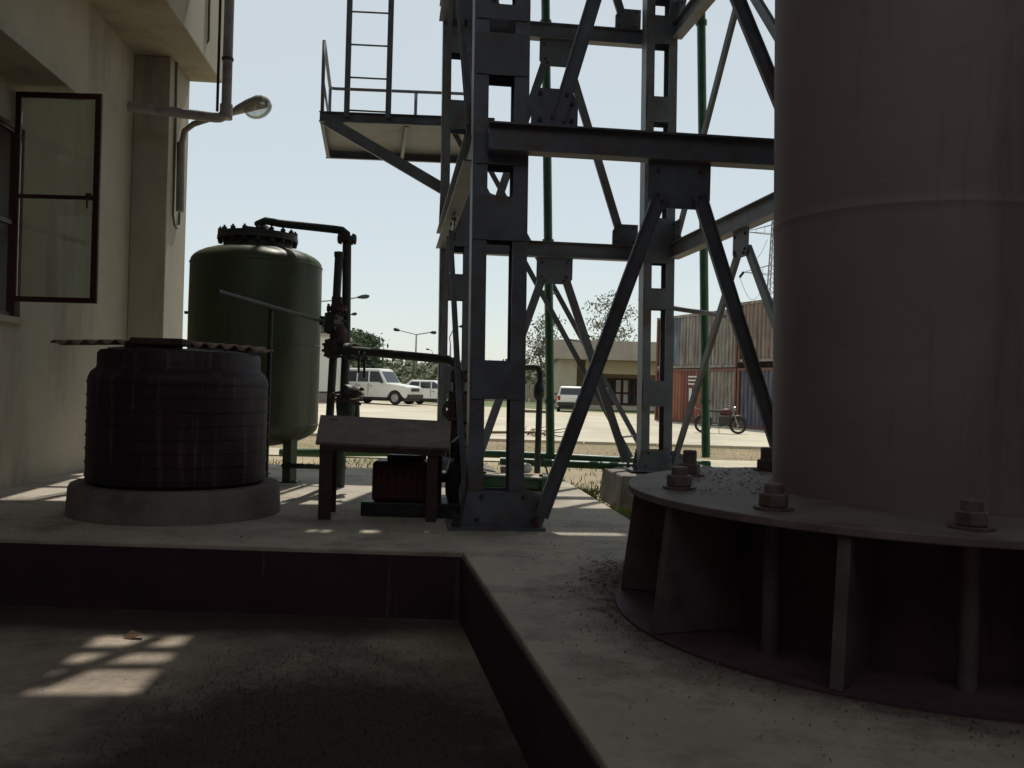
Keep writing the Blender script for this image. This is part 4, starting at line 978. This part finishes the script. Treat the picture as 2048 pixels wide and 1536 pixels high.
dx0, dx1 = at(1214, 780, bd + 4.35).x, at(1274, 780, bd + 4.35).x; dz0, dz1 = zg + .27, zat(1240, 757, bd + 4.35)
yd = bd + 4.36
n = 4; wdt = (dx1 - dx0) / n
for i in range(n):
    x0 = dx0 + i * wdt; fr = MB()
    for x in (x0 + .05, x0 + wdt - .05): fr.box((x, yd, (dz0 + dz1) / 2), (.10, .1, dz1 - dz0))
    for z in (dz0 + .08, (dz0 + dz1) / 2 - .1, dz1 - .06): fr.box((x0 + wdt / 2, yd - .003, z), (wdt - .01, .1, .14))
    dr_ = fr.build('door', M_DOOR, bh)
    for z0, z1 in ((dz0 + .15, (dz0 + dz1) / 2 - .17), ((dz0 + dz1) / 2 - .03, dz1 - .13)):
        MB().box((x0 + wdt / 2, yd + .01, (z0 + z1) / 2), (wdt - .2, .02, z1 - z0)).build('pane', M_CGLASS if (i in (0, 3)) else M_HEADL, dr_)
for px in (1292,): 
    q = at(px, 800, bd + .6); MB().box((q.x, bd + .6, (zg + zf0) / 2), (.35, .35, zf0 - zg)).build('porch_column', M_BEIGE, bh)

# white flat-roofed hut behind the vessel, boundary wall
hb_ = at(632, 800, 46); he = at(666, 800, 46); zt2 = zat(650, 672, 46)
ht = thing('white_hut', V((hb_.x, 46, gz(hb_.x, 46))), 'plain whitish hut seen between vessel and manifold pipes', 'hut')
zg2 = gz(hb_.x, 46)
MB().box((he.x - 2.2, 48, (zg2 + zt2) / 2 + .3), (4.4, 4, zt2 - zg2 - .6)).build('wall', M_WHITEW, ht)
MB().box((he.x - 2.2, 48, zg2 + .2), (4.5, 4.1, .6)).build('plinth', M_CONC2, ht)
MB().box((he.x - 2.2, 48, zt2 + .05), (4.7, 4.4, .14)).build('roof', M_FASC, ht)
bw = thing('boundary_wall', at(1085, 800, 75), 'low grey boundary wall beyond the parked minivan', 'wall')
for i in range(12):
    x = at(1040, 800, 75).x - 18 + i * 2.5; MB().box((x, 75, .55), (2.44, .18, 1.5)).build('wall_panel', M_FASC, bw)

# ------------------------------------------------------------------ street lamps
def head(mb, p, dirv, s=1.0): mb.append((p, dirv, s))
def street_lamp(px, d, top_py, arms, label, lean=0):
    b_ = at(px, 800, d); zt_ = zat(px, top_py, d); z0 = gz(b_.x, d)
    r = thing('street_lamp', V((b_.x, d, z0)), label, 'street lamp', 'street lamps along the far road')
    topp = V((b_.x + lean, d, zt_))
    MB().tube([V((b_.x, d, z0)), topp], [.09, .055], 8).build('pole', M_POLEG, r)
    for pts in arms:
        w_ = [topp] + [at(x, y, d) for x, y in pts]
        MB().tube(w_[:-1] + [w_[-2] + (w_[-1] - w_[-2]) * .3], .04, 6).build('arm', M_POLEG, r)
        a_, e_ = w_[-2], w_[-1]; c = (a_ + e_) / 2; dv = (e_ - a_).normalized(); L_ = (e_ - a_).length
        MB().lathe([(0, -L_ * .5), (.06, -L_ * .45), (.13, -.05), (.14, L_ * .25), (.08, L_ * .48), (0, L_ * .5)], c, 10, dv).build('lamp_head', M_DARK, r)
    return r
street_lamp(829, 70, 669, [[(800, 661), (787, 658)], [(860, 665), (873, 665)]], 'double armed street lamp above the white cars')
street_lamp(690, 55, 598, [[(714, 595), (739, 592)], [(640, 603), (615, 606)]], 'tall street lamp poking out from behind the riser pipe')
street_lamp(686, 75, 630, [[(702, 629), (714, 627)]], 'shorter distant street lamp right of the riser pipe')
street_lamp(898, 62, 690, [[(899, 675), (905, 662), (918, 653), (935, 652)]], 'curved neck street lamp seen through the left tower leg')
street_lamp(865, 130, 712, [[(864, 702), (859, 699), (852, 698)]], 'small far street lamp with curved neck left of tower leg')
street_lamp(769, 110, 705, [[(764, 690), (758, 683), (752, 682)]], 'far leaning street lamp with round head above the off road wagon')

# ------------------------------------------------------------------ power pylon and conductors
pyd = 150
pyc = at(1545, 700, pyd); zpt = zat(1545, 420, pyd); z0 = -.4
py_ = thing('power_pylon', V((pyc.x, pyd, z0)), 'lattice steel power pylon beyond the containers', 'pylon')
def pw(z): return 1.6 - 1.15 * min(1, (z - z0) / (zpt - z0))
cor = lambda z, i, j: V((pyc.x + i * pw(z), pyd + j * pw(z), z))
lat = MB()
for i in (-1, 1):
    for j in (-1, 1): MB().bar(cor(z0, i, j), cor(zpt, i, j), .14, .14, (1, 0, 0)).build('leg', M_POLEG, py_)
z = z0; 
while z < zpt - .5:
    h = max(1.0, pw(z) * 1.7); z2 = min(z + h, zpt)
    for a_, b_ in (((-1, -1), (1, -1)), ((-1, 1), (1, 1)), ((-1, -1), (-1, 1)), ((1, -1), (1, 1))):
        lat.bar(cor(z, *a_), cor(z2, *b_), .07, .07, (0, 0, 1)); lat.bar(cor(z, *b_), cor(z2, *a_), .07, .07, (0, 0, 1))
    z = z2
lat.build('lattice', M_POLEG, py_)
tips = []
for pyy, pxt in ((465, 1490), (546, 1487), (612, 1490)):
    tz = zat(1545, pyy, pyd)
    for s in (-1, 1):
        tip = V((pyc.x + s * (pyc.x - at(pxt, pyy, pyd).x), pyd, tz)); am = MB()
        for j in (-1, 1): am.bar(cor(tz - .3, s, j), tip, .09, .09); am.bar(cor(tz + 1.3, s, j), tip, .08, .08)
        for t in (.3, .6):
            a_ = cor(tz - .3, s, -1).lerp(tip, t); b_ = cor(tz - .3, s, 1).lerp(tip, t); c_2 = cor(tz + 1.3, s, -1).lerp(tip, t); am.bar(a_, b_, .05, .05); am.bar(a_, c_2, .05, .05)
        am.build('cross_arm', M_POLEG, py_)
        ins = MB()
        e_ = tip + V((-.9, -1.2, -1.0))
        for k in range(7): ins.lathe([(0, -.05), (.22, 0), (0, .06)], tip.lerp(e_, (k + .5) / 7), 10, (e_ - tip))
        ins.build('insulator', M_DARK, py_); tips.append((tip, e_))
for i, (tip, e_) in enumerate(tips):
    if i % 2: continue
    e2 = tip + V((.9, 1.2, -1.0)); far_ = e_ + V((-60, -70, 22))
    wr_ = [e_.lerp(far_, t) - Z * 16 * t * (1 - t) * 1.0 for t in lin(0, 1, 14)]
    jl = [e_.lerp(e2 + V((3.2, 0, 0)), t) - Z * 3.6 * math.sin(math.pi * t) for t in lin(0, 1, 10)]
    MB().tube(jl, .035, 5).build('jumper_loop', M_DARK, py_)

# ------------------------------------------------------------------ trees
def leaf_mat(name, c, c2): return mat(name, c, .7, .35, 2.0, 0, c2, .4, .7, bump=0)
M_L1 = leaf_mat('leaves_grey_green', (.12, .125, .07), (.17, .16, .10))
M_L2 = leaf_mat('leaves_dark', (.07, .095, .045), (.11, .12, .06))
M_L3 = leaf_mat('leaves_mid', (.12, .135, .07), (.17, .16, .09))
def tree(name, label, px, d, base_py, top_py, left, right, m, seed, nb=9, leaf=.22, per=70, sparse=1.0, first=.3, group='trees beyond the buildings'):
    rn = random.Random(seed); b = at(px, base_py, d); b.z = gz(b.x, d); H = zat(px, top_py, d) - b.z
    wl_ = b.x - at(left, 700, d).x; wr_ = at(right, 700, d).x - b.x
    r = thing(name, b, label, 'tree', group); tr = MB(); r0 = H * .022
    trunk = [b + V((rn.gauss(0, .03) * H * t, rn.gauss(0, .03) * H * t, H * .85 * t)) for t in lin(0, 1, 7)]
    tr.tube(trunk, [r0 * (1 - .8 * t) for t in lin(0, 1, 7)], 8)
    ends = []
    for k in range(nb):
        t = first + (.95 - first) * k / (nb - 1); i = min(5, int(t * 6)); s = trunk[i].lerp(trunk[i + 1], t * 6 - i)
        a_ = k * 2.4 + rn.uniform(-.5, .5); w2 = (wr_ if math.cos(a_) > 0 else wl_) * rn.uniform(.65, 1.0) * (1.1 - .45 * abs(t - .6))
        e = s + V((math.cos(a_) * w2, math.sin(a_) * (wl_ + wr_) * .4, H * rn.uniform(.08, .2)))
        if e.z > b.z + H: e.z = b.z + H * rn.uniform(.9, 1)
        mid = s.lerp(e, .5) + V((0, 0, H * .04))
        tr.tube([s, mid, e], [r0 * .45 * (1.1 - t), r0 * .3 * (1.1 - t), .02], 6)
        for j in range(4):
            q = s.lerp(e, rn.uniform(.45, 1)); e2 = q + V((rn.gauss(0, .2) * w2, rn.gauss(0, .2) * w2, rn.uniform(-.02, .12) * H)); tr.tube([q, e2], [.03, .012], 5)
            ends.append((e2, rn.uniform(.5, 1.0)))
        ends.append((e, 1.0))
    tr.build('trunk', M_BARK, r)
    vs = []; fs = []
    for e, k in ends:
        rad = H * .055 * k * sparse + .25
        for i in range(int(per * k)):
            p = e + V((rn.gauss(0, 1) * rad, rn.gauss(0, 1) * rad, rn.gauss(0, .6) * rad)); s = leaf * rn.uniform(.6, 1.4)
            u = V((rn.gauss(0, 1), rn.gauss(0, 1), rn.gauss(0, 1))).normalized(); v_ = u.orthogonal().normalized(); o = len(vs)
            vs += [p - u * s, p + v_ * s * .45, p + u * s, p - v_ * s * .45]; fs.append((o, o + 1, o + 2, o + 3))
    MB().add(vs, fs).build('crown', m, r); return r
tree('open_crowned_tree', 'tall sparse open crowned tree behind the beige building', 1212, 85, 820, 592, 1170, 1268, M_L1, 3, 12, .17, 28, .62, .35)
tree('open_crowned_tree', 'slim sparse tree left of the beige building', 1080, 80, 815, 640, 1052, 1118, M_L1, 11, 9, .17, 28, .65, .35)
tree('leafy_tree', 'dark leafy tree behind the white hut', 660, 70, 800, 655, 625, 705, M_L2, 5, 10, .22, 60, .9, .4)
tree('leafy_tree', 'bushy green tree above the off road wagon', 722, 75, 800, 678, 690, 752, M_L2, 8, 10, .22, 80, 1.0, .35)
# far wood along the horizon
rn = random.Random(21); vs = []; fs = []
def clump(c, rx_, rz_, n, leaf):
    for i in range(n):
        th = rn.uniform(0, 6.28); ph = math.acos(rn.uniform(-.2, 1)); rr_ = rn.uniform(.7, 1.05)
        p = c + V((math.cos(th) * math.sin(ph) * rx_, math.sin(th) * math.sin(ph) * rx_, math.cos(ph) * rz_)) * rr_; s = leaf * rn.uniform(.6, 1.5)
        u = V((rn.gauss(0, 1), rn.gauss(0, 1), rn.gauss(0, 1))).normalized(); v_ = u.orthogonal().normalized(); o = len(vs)
        vs.extend([p - u * s, p + v_ * s * .6, p + u * s, p - v_ * s * .6]); fs.append((o, o + 1, o + 2, o + 3))
for i in range(110):
    d = rn.uniform(105, 150); px = rn.uniform(560, 1560) if i > 40 else rn.uniform(660, 930)
    htop = zat(px, rn.uniform(716, 740), d); c = at(px, 760, d); c.z = 0
    clump(c, rn.uniform(2.5, 4.5), max(2, htop), 260, .42)
stuff(MB().add(vs, fs).build('far_woodland', M_L3), 'low green woodland along the horizon behind the cars', 'woodland')
vs = []; fs = []
for i in range(26):
    px = 700 + i * 9; d = 62 + rn.uniform(-1, 2); c = at(px, 790, d); c.z = gz(c.x, d)
    clump(c, rn.uniform(.7, 1.3), rn.uniform(1.2, 2.4), 200, .2)
stuff(MB().add(vs, fs).build('scrub', M_L3), 'green scrub behind the parked white cars', 'scrub')

for o in SC.objects:
    if '_o' in o: del o['_o']
